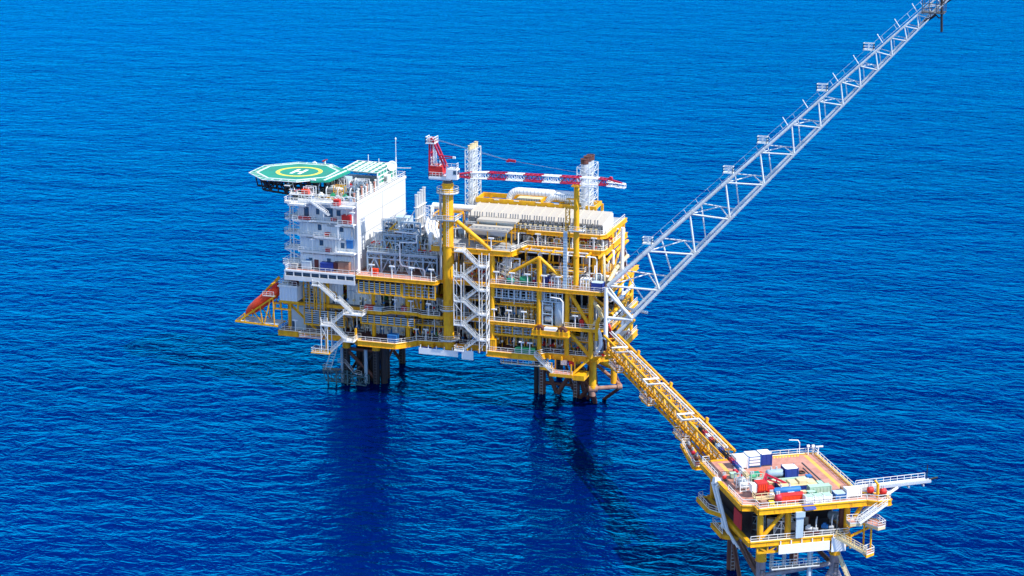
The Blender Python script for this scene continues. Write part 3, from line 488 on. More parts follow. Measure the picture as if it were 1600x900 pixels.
p = part(t, 'mast_platform', 'clean_white', lambda b: (b.box(-5.0, -1.4, 68.5, -2.6, 1.6, 68.7), b.box(-4.6, -.6, 68.7, -3.2, 1.2, 69.9)))
part(p, 'railing', 'rail_white', lambda b: b.rail([(-4.95, 1.5, 68.7), (-4.95, -1.35, 68.7), (-2.65, -1.35, 68.7), (-2.65, 1.5, 68.7)], 1.5, 1.2, .13))
part(t, 'jib', 'crane_red', lambda b: (b.bar((-1.6, -1.2, 65.7), (2.6, -1.2, 65.4), .28), b.bar((-1.4, -1.2, 64.8), (2.4, -1.2, 65.2), .2)))
part(t, 'jib_tip', 'clean_white', lambda b: b.box(2.3, -1.4, 65.1, 3.0, -1, 65.6))
def boomsec(x0, x1, m, z0, z1, z0b=None, z1b=None, w0=.9, w1=.9):
    z0b = z0 if z0b is None else z0b; z1b = z1 if z1b is None else z1b
    yc = .7; A = lambda x, y, z: (x, yc + y, z); n = max(2, round((x1 - x0) / 1.2))
    def f(b):
        b.truss((A(x0, -w0, z0), A(x1, -w1, z0b)), (A(x0, -w0, z1), A(x1, -w1, z1b)), n, .15, .075, 'w'); b.truss((A(x0, w0, z0), A(x1, w1, z0b)), (A(x0, w0, z1), A(x1, w1, z1b)), n, .15, .075, 'w')
        for k in range(n + 1):
            x = x0 + (x1 - x0) * k / n
            for za, zb in ((z0, z0b), (z1, z1b)):
                z = za + (zb - za) * k / n; w = w0 + (w1 - w0) * k / n
                b.tube(A(x, -w, z), A(x, w, z), .075, 5)
                if k < n: b.tube(A(x, -w, z), A(x + (x1 - x0) / n, w, za + (zb - za) * (k + 1) / n), .06, 5)
    return part(t, 'boom_section', m, f)
BL, BU = 60.15, 61.75
boomsec(3.2, 6.6, 'crane_red', 60.2, 60.8, 60.0, 61.4, .5, .85); boomsec(6.6, 11.2, 'clean_white', 60.0, 61.4, BL, BU, .85, .9)
sl_ = .012
for i, (x0, x1, m) in enumerate(((11.2, 16, 'crane_red'), (16, 20.7, 'clean_white'), (20.7, 25.6, 'crane_red'), (25.6, 30.3, 'clean_white'), (30.3, 35.5, 'crane_red'), (35.5, 40.3, 'clean_white'))):
    q0, q1 = (x0 - 11.2) * sl_, (x1 - 11.2) * sl_; boomsec(x0, x1, m, BL + q0, BU + q0, BL + q1, BU + q1)
boomsec(40.3, 42.4, 'crane_red', 60.5, 62.1, 60.6, 61.9, .9, .85); boomsec(42.4, 44.6, 'clean_white', 60.4, 61.4, 60.3, 61.2, .85, .7); boomsec(44.6, 47, 'clean_white', 60.2, 61.3, 60.1, 61, .7, .6)
part(t, 'tip_sheave', 'crane_red', lambda b: (b.bar((42.4, .7, 62.1), (46.2, .7, 61.2), .4), b.tube((43.2, .3, 62.2), (43.2, 1.1, 62.2), .5, 12)))
part(t, 'walkway', 'clean_white', lambda b: (b.box(36.2, -1.6, 60.1, 40, -.5, 60.2), b.rail([(36.2, -1.6, 60.2), (40, -1.6, 60.2)])))
part(t, 'bridle_block', 'crane_red', lambda b: (b.bar((16.4, .7, 65.2), (18.4, .7, 65.0), .4, .6), b.box(16, .4, 64.7, 16.8, 1.0, 65.2)))
part(t, 'pendant_rope', 'grey', lambda b: (b.tube((-3.6, .4, 69.5), (16.2, .4, 65.2), .03, 4), b.tube((-3.6, 1.0, 69.5), (16.2, 1, 65.2), .03, 4), b.tube((18.4, .7, 65), (43, .7, 62.3), .03, 4)))
t = thing('boom_rest', 'yellow post rising from the main deck under the crane boom', 'post', (34.3, 1, Z3))
part(t, 'post', 'yellow', lambda b: b.cyl(34.4, 1, Z3, 59.7, .72, 14))
part(t, 'saddle', 'yellow', lambda b: (b.box(33.4, -.6, 59.7, 35.4, 2.2, 60.0), b.cyl(34.4, 1, 41.4, 41.9, .9, 14), b.cyl(34.4, 1, 48.2, 48.6, .85, 14)))
p = part(t, 'platform', 'white', lambda b: b.box(32.8, -.2, 48.2, 36.4, 2.4, 48.35)); part(p, 'railing', 'rail_white', lambda b: b.rail([(32.8, 2.4, 48.3), (32.8, -.2, 48.3), (36.4, -.2, 48.3), (36.4, 2.4, 48.3)]))
part(t, 'ladder', 'yellow', lambda b: b.truss(((31.6, 1, 43), (31.6, 1, 54)), ((32.6, 1, 43), (32.6, 1, 54)), 8, .16, .09, 'p'))
part(t, 'bracket', 'yellow', lambda b: (b.bar((31.6, 1, 54), (34, 1, 54), .25), b.bar((34, 1, 53), (32.6, .4, 56.2), .2), b.box(31.8, .2, 56.2, 34, 1.6, 56.35)))
simple('cable_tray', 'pale vertical cable tray left of the yellow boom rest post', 'cable tray', 'pale_blue', lambda b: (b.box(31.2, .2, Z3, 32.2, .5, 48), [b.box(31.2, .14, z, 32.2, .197, z + .2) for z in np.arange(33, 48, .8)]))

# ------------------------------------------------------------------ exhaust stacks
def stack(label, x0, x1, y0, y1, z0, z1, n, pm, tm, over, rr):
    t = thing('exhaust_stack', label, 'exhaust stack', ((x0 + x1) / 2, (y0 + y1) / 2, z0))
    H = z1 - z0; k = max(4, round(H / 1.9))
    def fr(b):
        for ya, yb in ((y0, y0), (y1, y1)): b.truss(((x0, ya, z0), (x0, ya, z1)), ((x1, ya, z0), (x1, ya, z1)), k, .11, .07, 'w', False)
        for x in (x0, x1):
            ym = (y0 + y1) / 2; b.bar((x, ym, z0), (x, ym, z1), .2)
            b.truss(((x, y0, z0), (x, y0, z1)), ((x, ym, z0), (x, ym, z1)), k, .11, .05, 'w', False, False); b.truss(((x, y1, z0), (x, y1, z1)), ((x, ym, z0), (x, ym, z1)), k, .11, .05, 'w', False, False)
    part(t, 'lattice_tower', 'boom_paint', fr)
    for i in range(n):
        y = y0 + (y1 - y0) * (i + .5) / n; x = (x0 + x1) / 2; zt = z1 + over + .15 * (i % 2)
        fl = part(t, 'flue', pm, lambda b: b.cyl(x, y, z0, zt - 1.2, rr, 12))
        part(fl, 'flue_tip', tm, lambda b: (b.cyl(x, y, zt - 1.2, zt, rr * 1.08, 12), b.ring((x, y), rr * .9, rr * 1.2, zt, zt + .15, 12)))
    return t
stack('white lattice exhaust tower with pale rusty flues beside the crane', -1.8, .2, 20, 26.8, Z4, 63.0, 4, 'silver', 'cream', 1.0, .46)
stack('white lattice exhaust tower with dark brown flue tops behind the boom rest', 28.9, 32.2, 20, 28.5, Z5, 60.4, 3, 'silver', 'rust_steel', 1.9, .95)
t = thing('vent_pipe_row', 'row of four tall grey vent pipes left of the crane pedestal', 'pipes', (-13.3, 17, 38))
for k in range(4): part(t, 'vent_pipe', 'silver', lambda b: (b.cyl(-13.4, 14 + 1.9 * k, 38, 51.2 + .3 * k, .42, 10), b.cyl(-13.4, 14 + 1.9 * k, 51.2 + .3 * k, 51.5 + .3 * k, .5, 10)))
part(t, 'clamp', 'white', lambda b: [b.box(-13.95, 13.4, z, -12.85, 20.4, z + .15) for z in (42, 45, 48)])
# ------------------------------------------------------------------ air coolers on the upper deck
t = thing('cooler_bank', 'long row of white sloped cooler roofs on the upper deck', 'air coolers', (21.5, 15, Z5))
for k in range(14):
    x0 = 2.2 + 2.6 * k; x1 = x0 + 2.58
    part(t, 'roof_panel', 'roof_white', lambda b: (b.add([(x0, 10.2, 47.9), (x1, 10.2, 47.9), (x1, 20, 49.2), (x0, 20, 49.2), (x0, 10.2, 47.6), (x1, 10.2, 47.6), (x1, 20, 48.9), (x0, 20, 48.9)], [(0, 1, 2, 3), (4, 7, 6, 5), (0, 4, 5, 1), (1, 5, 6, 2), (2, 6, 7, 3), (3, 7, 4, 0)]), b.bar((x0 + .12, 10.15, 48.0), (x0 + .12, 20.05, 49.3), .24, .24)))
part(t, 'end_wall', 'clean_white', lambda b: b.add([(38.85, 10.4, 45.5), (38.85, 19.8, 45.5), (38.85, 19.8, 48.9), (38.85, 10.4, 47.6), (38.62, 10.4, 45.5), (38.62, 19.8, 45.5), (38.62, 19.8, 48.9), (38.62, 10.4, 47.6)], [(0, 1, 2, 3), (7, 6, 5, 4), (0, 3, 7, 4), (1, 5, 6, 2), (3, 2, 6, 7), (0, 4, 5, 1)]))
part(t, 'front_panel', 'grey', lambda b: [b.box(2.4 + 2.6 * k, 10.6, 45.6, 4.4 + 2.6 * k, 10.8, 47.3) for k in range(14)])
part(t, 'leg', 'white', lambda b: [b.box(x - .12, 10.3, Z5, x + .12, 10.55, 47.6) for x in np.arange(2.3, 38.6, 2.6)])
for k in range(22):
    x = 2.9 + 1.62 * k + (.25 if k % 2 else 0)
    part(t, 'fan_bracket', 'mid_grey', lambda b: (b.pipe([(x - .36, 9.7, 49.2), (x - .36, 9.5, 47.5), (x + .3, 9.5, 47.5), (x + .34, 9.7, 49.2)], .17, 6), b.bar((x, 9.5, 47.2), (x, 9.7, 46.2), .3), b.box(x - .6, 9.3, 46.0, x + .6, 10.1, 46.25)))
part(t, 'header_pipe', 'silver', lambda b: (b.pipe([(2, 9.4, 45.9), (38.4, 9.4, 45.9)], .22, 8), b.pipe([(2, 9.0, 46.5), (36, 9.0, 46.5)], .14, 6)))
part(t, 'valve_row', 'cream', lambda b: [(b.cyl(x, 9, 45.4, 46.8, .2, 6), b.box(x - .35, 8.75, 46.8, x + .35, 9.2, 47.0)) for x in np.arange(17, 38.4, 1.35)])
def hopper(label, x0, x1, y0, y1, z, h, m):
    t = thing('air_cooler', label, 'air cooler', ((x0 + x1) / 2, y0, z))
    part(t, 'roof', m, lambda b: b.box(x0 - .3, y0 - .3, z + h, x1 + .3, y1 + .3, z + h + .5))
    part(t, 'plenum', 'pale_blue', lambda b: b.add([(x0, y0, z + h - .003), (x1, y0, z + h - .003), (x1, y1, z + h - .003), (x0, y1, z + h - .003), (x0 + 1, y0 + 1.4, z + .8), (x1 - 1, y0 + 1.4, z + .8), (x1 - 1, y1 - 1, z + .8), (x0 + 1, y1 - 1, z + .8)], [(0, 1, 2, 3), (7, 6, 5, 4), (0, 4, 5, 1), (1, 5, 6, 2), (2, 6, 7, 3), (3, 7, 4, 0)]))
    part(t, 'fan_ring', 'dark_grey', lambda b: [b.cyl(x0 + (x1 - x0) * f, (y0 + y1) / 2, z + .2, z + .797, 1.1, 14) for f in (.25, .6)])
    part(t, 'leg', 'yellow', lambda b: [b.bar((x, y, z - 2), (x, y, z + h), .22) for x in (x0, (x0 + x1) / 2, x1) for y in (y0, y1)] + [b.bar((x0, y0, z - .2), (x1, y0, z - .2), .3), b.bar((x0, y0, z + .6), ((x0 + x1) / 2, y0, z - 1.9), .16), b.bar((x1, y0, z + .6), ((x0 + x1) / 2, y0, z - 1.9), .16)])
hopper('nearer white topped hopper cooler on yellow legs above the stair tower', 5.6, 15.6, 1.6, 6, 43.9, 2.3, 'roof_white'); hopper('farther white topped hopper cooler just below the cooler roofs', 6.4, 16.4, 6.4, 9.2, 45.2, 2.3, 'roof_white')
t = thing('roof_girder_frame', 'long yellow girder frame behind the white cooler roofs', 'girder', (20, 24, 49))
part(t, 'girder', 'yellow', lambda b: (b.bar((.8, 20.9, 49.7), (34, 20.9, 49.4), .5, 1.3), b.bar((.4, 28, 49.6), (33, 28, 49.4), .5, 1.2)))
part(t, 'cross_beam', 'yellow', lambda b: [b.bar((x, 21, 49.6), (x - .3, 28, 49.6), .4, 1.0) for x in (.9, 9, 18, 26, 33.6)])
part(t, 'leg', 'yellow', lambda b: [b.box(x - .3, y - .3, Z5, x + .3, y + .3, 49.3) for x in (2.6, 13, 25, 33.6) for y in (21, 28)])
part(t, 'brace', 'yellow', lambda b: (b.bar((14, 28, 49.4), (19, 21.2, 50.4), .4), b.bar((28, 28, 49.6), (24, 21.4, 50.4), .4)))
part(t, 'nameplate', 'clean_white', lambda b: [b.box(x, 20.6, 50.0, x + 1.4, 20.64, 50.25) for x in (6, 11.5, 17.5, 22.5, 27)])
def arc_pipe(pts, k=6):
    P = [Vector(p) for p in pts]; out = [P[0]]
    for i in range(1, len(P) - 1):
        a, b, c = P[i - 1], P[i], P[i + 1]; d0 = min((b - a).length, (c - b).length) * .48
        p0, p1 = b + (a - b).normalized() * d0, b + (c - b).normalized() * d0
        for j in range(k + 1):
            s_ = j / k; out.append(p0 * (1 - s_) ** 2 + b * 2 * s_ * (1 - s_) + p1 * s_ * s_)
    return out + [P[-1]]
for i, (pts, r, lb) in enumerate((([(9.4, 22, 47), (10.2, 22, 52.6), (17.4, 22, 52.6), (30, 23, 52.2)], .95, 'longer fat white exhaust duct arching over the yellow girder'), ([(20, 21.8, 47), (21, 21.8, 51.8), (25, 21.6, 51.8), (30, 21.5, 51.4)], .9, 'shorter fat white exhaust duct next to the boom rest'))):
    t = thing('exhaust_duct', lb, 'duct', (pts[0][0], pts[0][1], 47)); ap = arc_pipe(pts, 7)
    part(t, 'pipe', 'silver' if i > 5 else 'clean_white', lambda b: b.pipe(ap, r, 16))
    part(t, 'band', 'grey', lambda b: [b.pipe([ap[j], ap[j] + (ap[j + 1] - ap[j]).normalized() * .12], r * 1.03, 16) for j in range(1, len(ap) - 1)])
    part(t, 'expansion_joint', 'rust_steel', lambda b: b.pipe([Vector(pts[0]), Vector(pts[0]).lerp(Vector(pts[1]), .18)], r * 1.12, 16))
for i, x in enumerate((11.5, 23.2)):
    t = thing('machinery_enclosure', ['cream ribbed enclosure under the longer white duct', 'cream ribbed enclosure under the shorter white duct'][i], 'enclosure', (x + 3, 24, Z5))
    part(t, 'casing', 'cream', lambda b: b.box(x, 22.6, Z5, x + 6.4, 26, 50.4)); part(t, 'rib', 'white', lambda b: [b.box(x + .3 + .7 * k, 22.5, 48.6, x + .6 + .7 * k, 22.597, 50.6) for k in range(9)])

# ------------------------------------------------------------------ stairs
def flight(t, p, q_, w=.95):
    def f(b):
        P, Q = Vector(p), Vector(q_); n = max(4, int(abs(Q.z - P.z) / .28))
        for dy in (0, w):
            o = Vector((0, dy, 0)); b.bar(P + o, Q + o, .1, .34)
            for k in range(5): c = P.lerp(Q, k / 4) + o; b.bar(c, c + Vector((0, 0, 1.1)), .09)
            b.bar(P + o + Vector((0, 0, 1.1)), Q + o + Vector((0, 0, 1.1)), .11); b.bar(P + o + Vector((0, 0, .6)), Q + o + Vector((0, 0, .6)), .08)
        dx = (Q.x - P.x) / n
        for k in range(n): c = P.lerp(Q, (k + .5) / n); b.box(min(c.x, c.x + dx), c.y + .05, c.z, max(c.x, c.x + dx) + .05, c.y + w - .05, c.z + .05)
    part(t, 'flight', 'rail_white', f)
def landing(t, x0, x1, y0, y1, z, rl, trim='white'):
    p = part(t, 'landing', trim, lambda b: (b.box(x0, y0, z - .28, x1, y1, z)))
    part(p, 'railing', 'rail_white', lambda b: [b.rail([(x, y, z) for x, y in r], 1.15, 1.1) for r in rl])
t = thing('stair_tower', 'white zigzag stair tower between the crane pedestal and the right decks', 'stairs', (7.5, -2.4, Z1))
lv = [41.6, 37.9, 34.9, 31.6, 28.3, 25.2, 22.0, 18.4, 15.1]
ya, yb = -3.1, -2.0
for i in range(8):
    L = i % 2 == 0; y = ya if L else yb; xl, xr = 5.4, 9.4
    flight(t, (xl, y, lv[i]) if L else (xr, y, lv[i]), (xr, y, lv[i + 1]) if L else (xl, y, lv[i + 1]), .9)
    z = lv[i + 1]
    if L: landing(t, 9.4, 11.9, -3.3, -.9, z, [[(9.4, -3.2), (11.85, -3.2), (11.85, -1)]])
    else: landing(t, 2.9, 5.4, -3.3, -.9, z, [[(5.4, -3.2), (2.95, -3.2), (2.95, -1)]])
landing(t, 3.2, 5.4, -3.3, .1, 41.6, [[(5.4, -3.2), (3.25, -3.2)]])
part(t, 'post', 'rail_white', lambda b: [b.bar((x, y, 15), (x, y, 41), .2) for x in (11.85, 9.9) for y in (-3.2, -1)] + [b.bar((x, y, 22), (x, y, 38), .2) for x in (3, 5) for y in (-3.2, -1)])
for p, q_ in [((9.9, -3.2, z), (11.85, -3.2, z + 2.4)) for z in np.arange(16, 39, 2.6)] + [((11.87, -3.2, z), (11.87, -1, z + 2.4)) for z in np.arange(16, 39, 2.6)] + [((3, -3.2, z + 2.3), (5, -3.2, z)) for z in (25.6, 28, 32, 34.4)]: part(t, 'brace', 'rail_white', lambda b: b.bar(p, q_, .12))
t = thing('zigzag_stairs', 'white zigzag stairs below the living quarters at the left end', 'stairs', (-30, -3, 11))
for p, q_ in (((-34.4, -4.2, 29.6), (-29.8, -4.2, 25.9)), ((-28.8, -4.2, 25.9), (-25, -4.2, 22.6)), ((-27.2, -3, 22.5), (-31.2, -3, 19)), ((-31, -4.2, 18.9), (-26.8, -4.2, 15.2)), ((-27.6, -3, 15.1), (-31.7, -3, 11.2))): flight(t, p, q_)
landing(t, -36.2, -34.4, -4.3, -1, 29.6, [[(-34.4, -4.2), (-36.1, -4.2), (-36.1, -1)]]); landing(t, -29.8, -28.7, -4.3, -1.5, 25.9, [[(-29.8, -4.2), (-28.8, -4.2)]]); landing(t, -27.4, -22, -4.4, -1, 22.5, [[(-25, -4.3), (-22, -4.3), (-22, -1)], [(-27.3, -4.3), (-27.3, -3)]])
landing(t, -34, -31.1, -4.4, -1.2, 18.9, [[(-31.2, -4.3), (-33.9, -4.3), (-33.9, -1.3)]]); landing(t, -27.6, -24.6, -4.4, -1.2, 15.1, [[(-26.6, -4.3), (-24.7, -4.3), (-24.7, -1.4)]]); landing(t, -36.8, -31.6, -4.4, -1.4, 11.2, [[(-31.8, -4.3), (-36.7, -4.3), (-36.7, -1.5), (-31.8, -1.5)]], 'yellow')
part(t, 'post', 'rail_white', lambda b: [b.bar((x, y, 11), (x, y, 21), .2) for x in (-33.8, -32) for y in (-4.2, -1.4)] + [b.bar((-33.8, -4.2, 15), (-32, -4.2, 18.6), .14), b.bar((-32, -4.2, 15), (-33.8, -4.2, 18.6), .14)])
part(t, 'post', 'yellow', lambda b: [b.bar((-33.2, -1.8, 10.9), (-33.2, -1.8, 15), .4), b.bar((-25, -1.6, 13.6), (-25, -1.6, 18), .45)])
p = part(t, 'side_deck', 'salmon', lambda b: b.box(-41, -2.4, 14.4, -34.4, -.3, 14.6)); part(p, 'railing', 'rail_white', lambda b: b.rail([(-41, -.4, 14.6), (-41, -2.4, 14.6), (-34.4, -2.4, 14.6)], 1.1, 1.5))

# ------------------------------------------------------------------ louvred wind walls and blank signs
def wind_wall(label, x0, x1, y, z0, z1, n, blades=True, mm='yellow'):
    t = thing('wind_wall', label, 'louvre wall', ((x0 + x1) / 2, y, z0))
    part(t, 'frame', mm, lambda b: ([b.box(x0 + (x1 - x0) * k / n - .14, y - .2, z0, x0 + (x1 - x0) * k / n + .14, y, z1) for k in range(n + 1)], b.box(x0 - .14, y - .22, z0 - .3, x1 + .14, y + .02, z0 - .002)))
    if blades: part(t, 'louvre_blades', 'pale_blue', lambda b: [b.box(x0 + .15, y + .03, z, x1 - .15, y + .1, z + .24) for z in np.arange(z0 + .2, z1 - .3, .56)]); part(t, 'gap_shade_panel', 'dark_steel', lambda b: b.box(x0, y + .5, z0, x1, y + .6, z1))  # near-black sheet behind the blades stands in for shade in the gaps
    else: part(t, 'lattice', 'pale_blue', lambda b: ([b.box(x0, y + .06, z, x1, y + .16, z + .14) for z in np.arange(z0 + .3, z1, .8)], [b.box(x - .06, y + .17, z0, x + .06, y + .25, z1) for x in np.arange(x0 + .5, x1, 1.1)]))
wind_wall('louvred wind wall with yellow frame hung under the main deck edge', -23.4, -11.6, -2.8, 28.4, 31.55, 8)
wind_wall('open lattice wind wall hung under the main deck left of the pedestal', -11.2, -2.2, -2.75, 28.2, 31.55, 5, False)
wind_wall('louvred wind wall with yellow frame hung under the middle deck', -24, -9, -.2, 19.4, 21.6, 8)
wind_wall('tall lattice ladder screen with yellow posts under the promenade', -40.6, -37.6, .8, 20.6, 29.6, 2, False)
wind_wall('second lattice ladder screen with yellow posts left of the zigzag stairs', -37, -34.8, .8, 21.4, 29.6, 2, False)
wind_wall('low louvred wall with yellow frame at the left end of the lowest deck', -40.4, -29, .2, 17.6, 21.6, 5)
wind_wall('open lattice wind wall hung under the right main deck edge', 11.8, 31, .5, 29.4, 31.6, 12, False, 'pale_blue')
wind_wall('open yellow framed lattice under the right middle deck', 12, 23.4, .4, 19.6, 21.6, 4, False)
def sign(label, x0, x1, y, z0, z1):
    t = thing('blank_sign', label, 'sign', ((x0 + x1) / 2, y, z0)); part(t, 'board', 'clean_white', lambda b: b.box(x0, y, z0, x1, y + .12, z1)); part(t, 'frame', 'white', lambda b: [b.box(x, y + .123, z0 + .1, x + .2, y + .3, z1 + .8) for x in np.arange(x0 + .3, x1, 2.2)])
sign('long blank white board hung below the deck at the crane pedestal', -7.2, 3.6, -2, 12.9, 14.5); sign('square blank white board hung below the central stair tower', 4.8, 7.9, -2.4, 12.6, 15.0)

# ------------------------------------------------------------------ lifeboat on its launching ramp
t = thing('launching_ramp', 'yellow sloping ramp frame of the orange lifeboat', 'ramp', (-53, 1, 17))
for y in (-2.4, 2.6):
    part(t, 'side_truss', 'yellow', lambda b: (b.bar((-48.4, 2.6, 29.0), (-58.0, 2.6, 19.2), .55, .7) if y > 0 else None, b.bar((-47.4, y, 25.2), (-58.4, y, 17.4), .42), b.bar((-59.4, y, 17.2), (-47, y, 16.8), .4), [b.bar(p, q_, .24) for p, q_ in (((-56.6, y, 19.6), (-56.6, y, 17.2)), ((-54.4, y, 20.8), (-51.2, y, 17)), ((-52, y, 22), (-51.4, y, 17)), ((-49, y, 24), (-51, y, 17)), ((-48.2, y, 24.6), (-48, y, 17)), ((-56.6, y, 19.6), (-59.4, y, 17.2)))]))
part(t, 'cross_beam', 'yellow', lambda b: [b.bar((x, -2.4, z), (x, 2.6, z), .35) for x, z in ((-58.3, 17.3), (-54, 17), (-50, 17), (-47.6, 16.9), (-48.6, 28.2))])
part(t, 'deck', 'pale_blue', lambda b: b.box(-59, -2.2, 17.15, -47, 2.4, 17.25))
t = thing('lifeboat', 'orange red free fall lifeboat lying nose down in the yellow ramp', 'lifeboat', (-53, 0, 18))
dirv = (Vector((-57.4, .1, 19.9)) - Vector((-47.4, .1, 27.8)))
def hull(b):
    n = 12; k = 16; prof = [(0, .1), (.03, 1.0), (.1, 1.5), (.3, 1.7), (.62, 1.65), (.82, 1.35), (.93, .85), (1, .08)]
    d = dirv.normalized(); v_ = Vector((0, 1, 0)); w_ = d.cross(v_)
    vs = [Vector((-47.4, .1, 26.6)) + dirv * a + (v_ * math.cos(2 * math.pi * j / k) * 1.25 + w_ * math.sin(2 * math.pi * j / k)) * r for a, r in prof for j in range(k)]
    b.add(vs, [(i * k + j, i * k + (j + 1) % k, (i + 1) * k + (j + 1) % k, (i + 1) * k + j) for i in range(len(prof) - 1) for j in range(k)], True)
part(t, 'hull', 'orange', hull)
part(t, 'canopy', 'red', lambda b: b.bar(Vector((-47.6, .1, 27.9)) + dirv * .02, Vector((-47.6, .1, 27.9)) + dirv * .34, 1.7, 1.0))
part(t, 'stripe', 'clean_white', lambda b: b.bar(Vector((-48.6, -1.18, 26.0)), Vector((-48.6, -1.18, 26.0)) + dirv * .55, .06, .22))
part(t, 'hatch', 'dark_grey', lambda b: b.bar(Vector((-47.4, .1, 28.35)) + dirv * .45, Vector((-47.4, .1, 28.35)) + dirv * .55, 1.0, .4))
part(t, 'window', 'glass', lambda b: [b.box(-49.6 - 1.2 * k, -.93, 26.5 - .95 * k, -49 - 1.2 * k, -.85, 27.0 - .95 * k) for k in range(2)])
t = thing('boarding_cage', 'small white railing cage beside the lifeboat', 'railing', (-50, -3, 23))
part(t, 'platform', 'grey', lambda b: b.box(-50.6, -3.6, 25.2, -47.4, -2.8, 25.3)); part(t, 'railing', 'rail_white', lambda b: (b.rail([(-50.6, -3.5, 25.3), (-47.4, -3.5, 25.3)], 1.2, 1, .07, False),))
t = thing('deck_cabin', 'white corrugated cabin on a yellow frame beside the lifeboat', 'cabin', (-44, 0, 22.8))
part(t, 'body', 'clad_shade_white', lambda b: b.box(-46.4, -2, 24, -41.4, 3, 27.8)); part(t, 'roof', 'white', lambda b: b.box(-46.8, -2.4, 27.803, -41, 3.2, 28.1)); part(t, 'railing', 'rail_white', lambda b: b.rail([(-46.6, 3, 28.1), (-46.6, -2.3, 28.1), (-41.2, -2.3, 28.1)], 1.3, 1.2)); [part(t, 'support', 'yellow', lambda b: b.box(*q_)) for q_ in [(-46.6, -2.2, 23.4, -41, -1.8, 23.997), (-46.6, 2.6, 23.4, -41, 3, 23.997), (-48.2, -2.15, 22.9, -46.6, -1.8, 23.3), (-47.6, -2.15, 21.4, -43.4, -1.85, 21.8)] + [(x, -2.1, 21.4, x + .35, -1.8, 23.397) for x in (-48, -46.4, -43.6, -41.4)]]
for i, (x, y, m, d) in enumerate(((-46, -1.6, 'maroon', 'maroon cabinet on the roof of the lifeboat cabin'), (-44, 0, 'grey', 'grey machine on the roof of the lifeboat cabin'))): crate(d, x + (2.8 if i == 0 else -2), y, 28.12, 1.6, 1.6, 2.2, m, 'roof_cabinet', 'cabinet')
# ------------------------------------------------------------------ flare boom
t = thing('flare_boom', 'long silver lattice flare boom rising to the upper right', 'flare boom', (44, 8, 20))
UF0, UF1 = Vector((43.2, -.6, 35.0)), Vector((120.0, 6.2, 109.2)); LF0, LF1 = Vector((45.4, -.4, 22.4)), Vector((123.0, 6.2, 109.3))
UR0, UR1 = Vector((43.2, 15.4, 35.0)), Vector((120.0, 9.2, 109.2)); LR0, LR1 = Vector((45.4, 15.4, 22.4)), Vector((123.0, 9.2, 109.3))
tu = [0, .128, .263, .375, .481, .577, .657, .723, .777, .825, .869, .908, .945, .972, 1]
tl = [.14, .252, .36, .464, .554, .633, .698, .749, .799, .839, .881, .914, .945, .98]
n = 14
for nm, A, B_, r0, r1 in (('upper', UF0, UF1, .52, .20), ('upper', UR0, UR1, .36, .14), ('lower', LF0, LF1, .48, .19), ('lower', LR0, LR1, .34, .14)):
    part(t, nm + '_chord', 'boom_paint', lambda b: [b.tube(A.lerp(B_, tu[i]), A.lerp(B_, tu[i + 1]), r0 + (r1 - r0) * tu[i], 12) for i in range(n)])
    if nm == 'upper':
        for u in tu[1:-1]: part(t, 'chord_sleeve', 'boom_paint', lambda b: b.tube(A.lerp(B_, u - .012), A.lerp(B_, u + .012), (r0 + (r1 - r0) * u) * 1.16, 12))
def web(A0, A1, B0, B1, r):
    part(t, 'side_brace', 'boom_paint', lambda b: b.tube(A0, B0.lerp(B1, .05), r, 8))
    for i in range(n):
        k = r * (1 - .55 * tu[i])
        part(t, 'side_brace', 'boom_paint', lambda b: b.tube(A0.lerp(A1, tu[i]), B0.lerp(B1, tl[i]), k, 8))
        part(t, 'side_brace', 'boom_paint', lambda b: b.tube(A0.lerp(A1, tu[i + 1]), B0.lerp(B1, tl[i]), k, 8))
web(UF0, UF1, LF0, LF1, .26); web(UR0, UR1, LR0, LR1, .19)
for i in range(n):
    u, k = tu[i], .22 * (1 - .45 * tu[i]); v_ = tl[i]
    part(t, 'cross_brace', 'boom_paint', lambda b: (b.tube(UF0.lerp(UF1, u), UR0.lerp(UR1, u), k, 6), b.tube(LF0.lerp(LF1, v_), LR0.lerp(LR1, v_), k, 6)))
    if i < 9:
        mid = (LR0.lerp(LR1, v_) + UR0.lerp(UR1, u)) / 2; mf = (LF0.lerp(LF1, v_) + UF0.lerp(UF1, u)) / 2
        part(t, 'cross_brace', 'boom_paint', lambda b: (b.tube(UF0.lerp(UF1, u), mid, k * .8, 6), b.tube(LF0.lerp(LF1, v_), mid, k * .8, 6)))
part(t, 'foot_column', 'clean_white', lambda b: b.cyl(42.8, -.6, 21, 34.6, .55, 14)); part(t, 'foot_column', 'clean_white', lambda b: b.cyl(42.6, 15.4, 19, 46.4, .48, 14))
part(t, 'foot_strut', 'boom_paint', lambda b: (b.tube((43, -.6, 33.6), (49.6, -.4, 27), .42, 8), b.tube((42.8, -.6, 26.6), (49.6, -.4, 26.6), .42, 8), b.tube((42.8, -.6, 25), (42.8, 15.4, 25), .4, 8), b.tube((42.8, 15.4, 25), (49.6, 15.4, 24.2), .4, 8)))
part(t, 'foot_gusset', 'grey', lambda b: b.add([(45.2, -.3, 20.4), (48.6, -.3, 23.6), (45.2, -.3, 23.2), (45.2, -.1, 20.4), (48.6, -.1, 23.6), (45.2, -.1, 23.2)], [(0, 1, 2), (5, 4, 3), (0, 3, 4, 1), (1, 4, 5, 2), (2, 5, 3, 0)]))
off = Vector((0, 2.2, .9))
part(t, 'flare_pipe', 'boom_paint', lambda b: (b.tube(LF0.lerp(LF1, .02) + Vector((0, 2.2, 1.6)), LF1 + Vector((0, 1.2, .8)), .42, 8, .24), b.tube(LF0.lerp(LF1, .02) + Vector((0, 3.6, 1.6)), LF1 + Vector((0, 1.8, .8)), .22, 6, .14)))
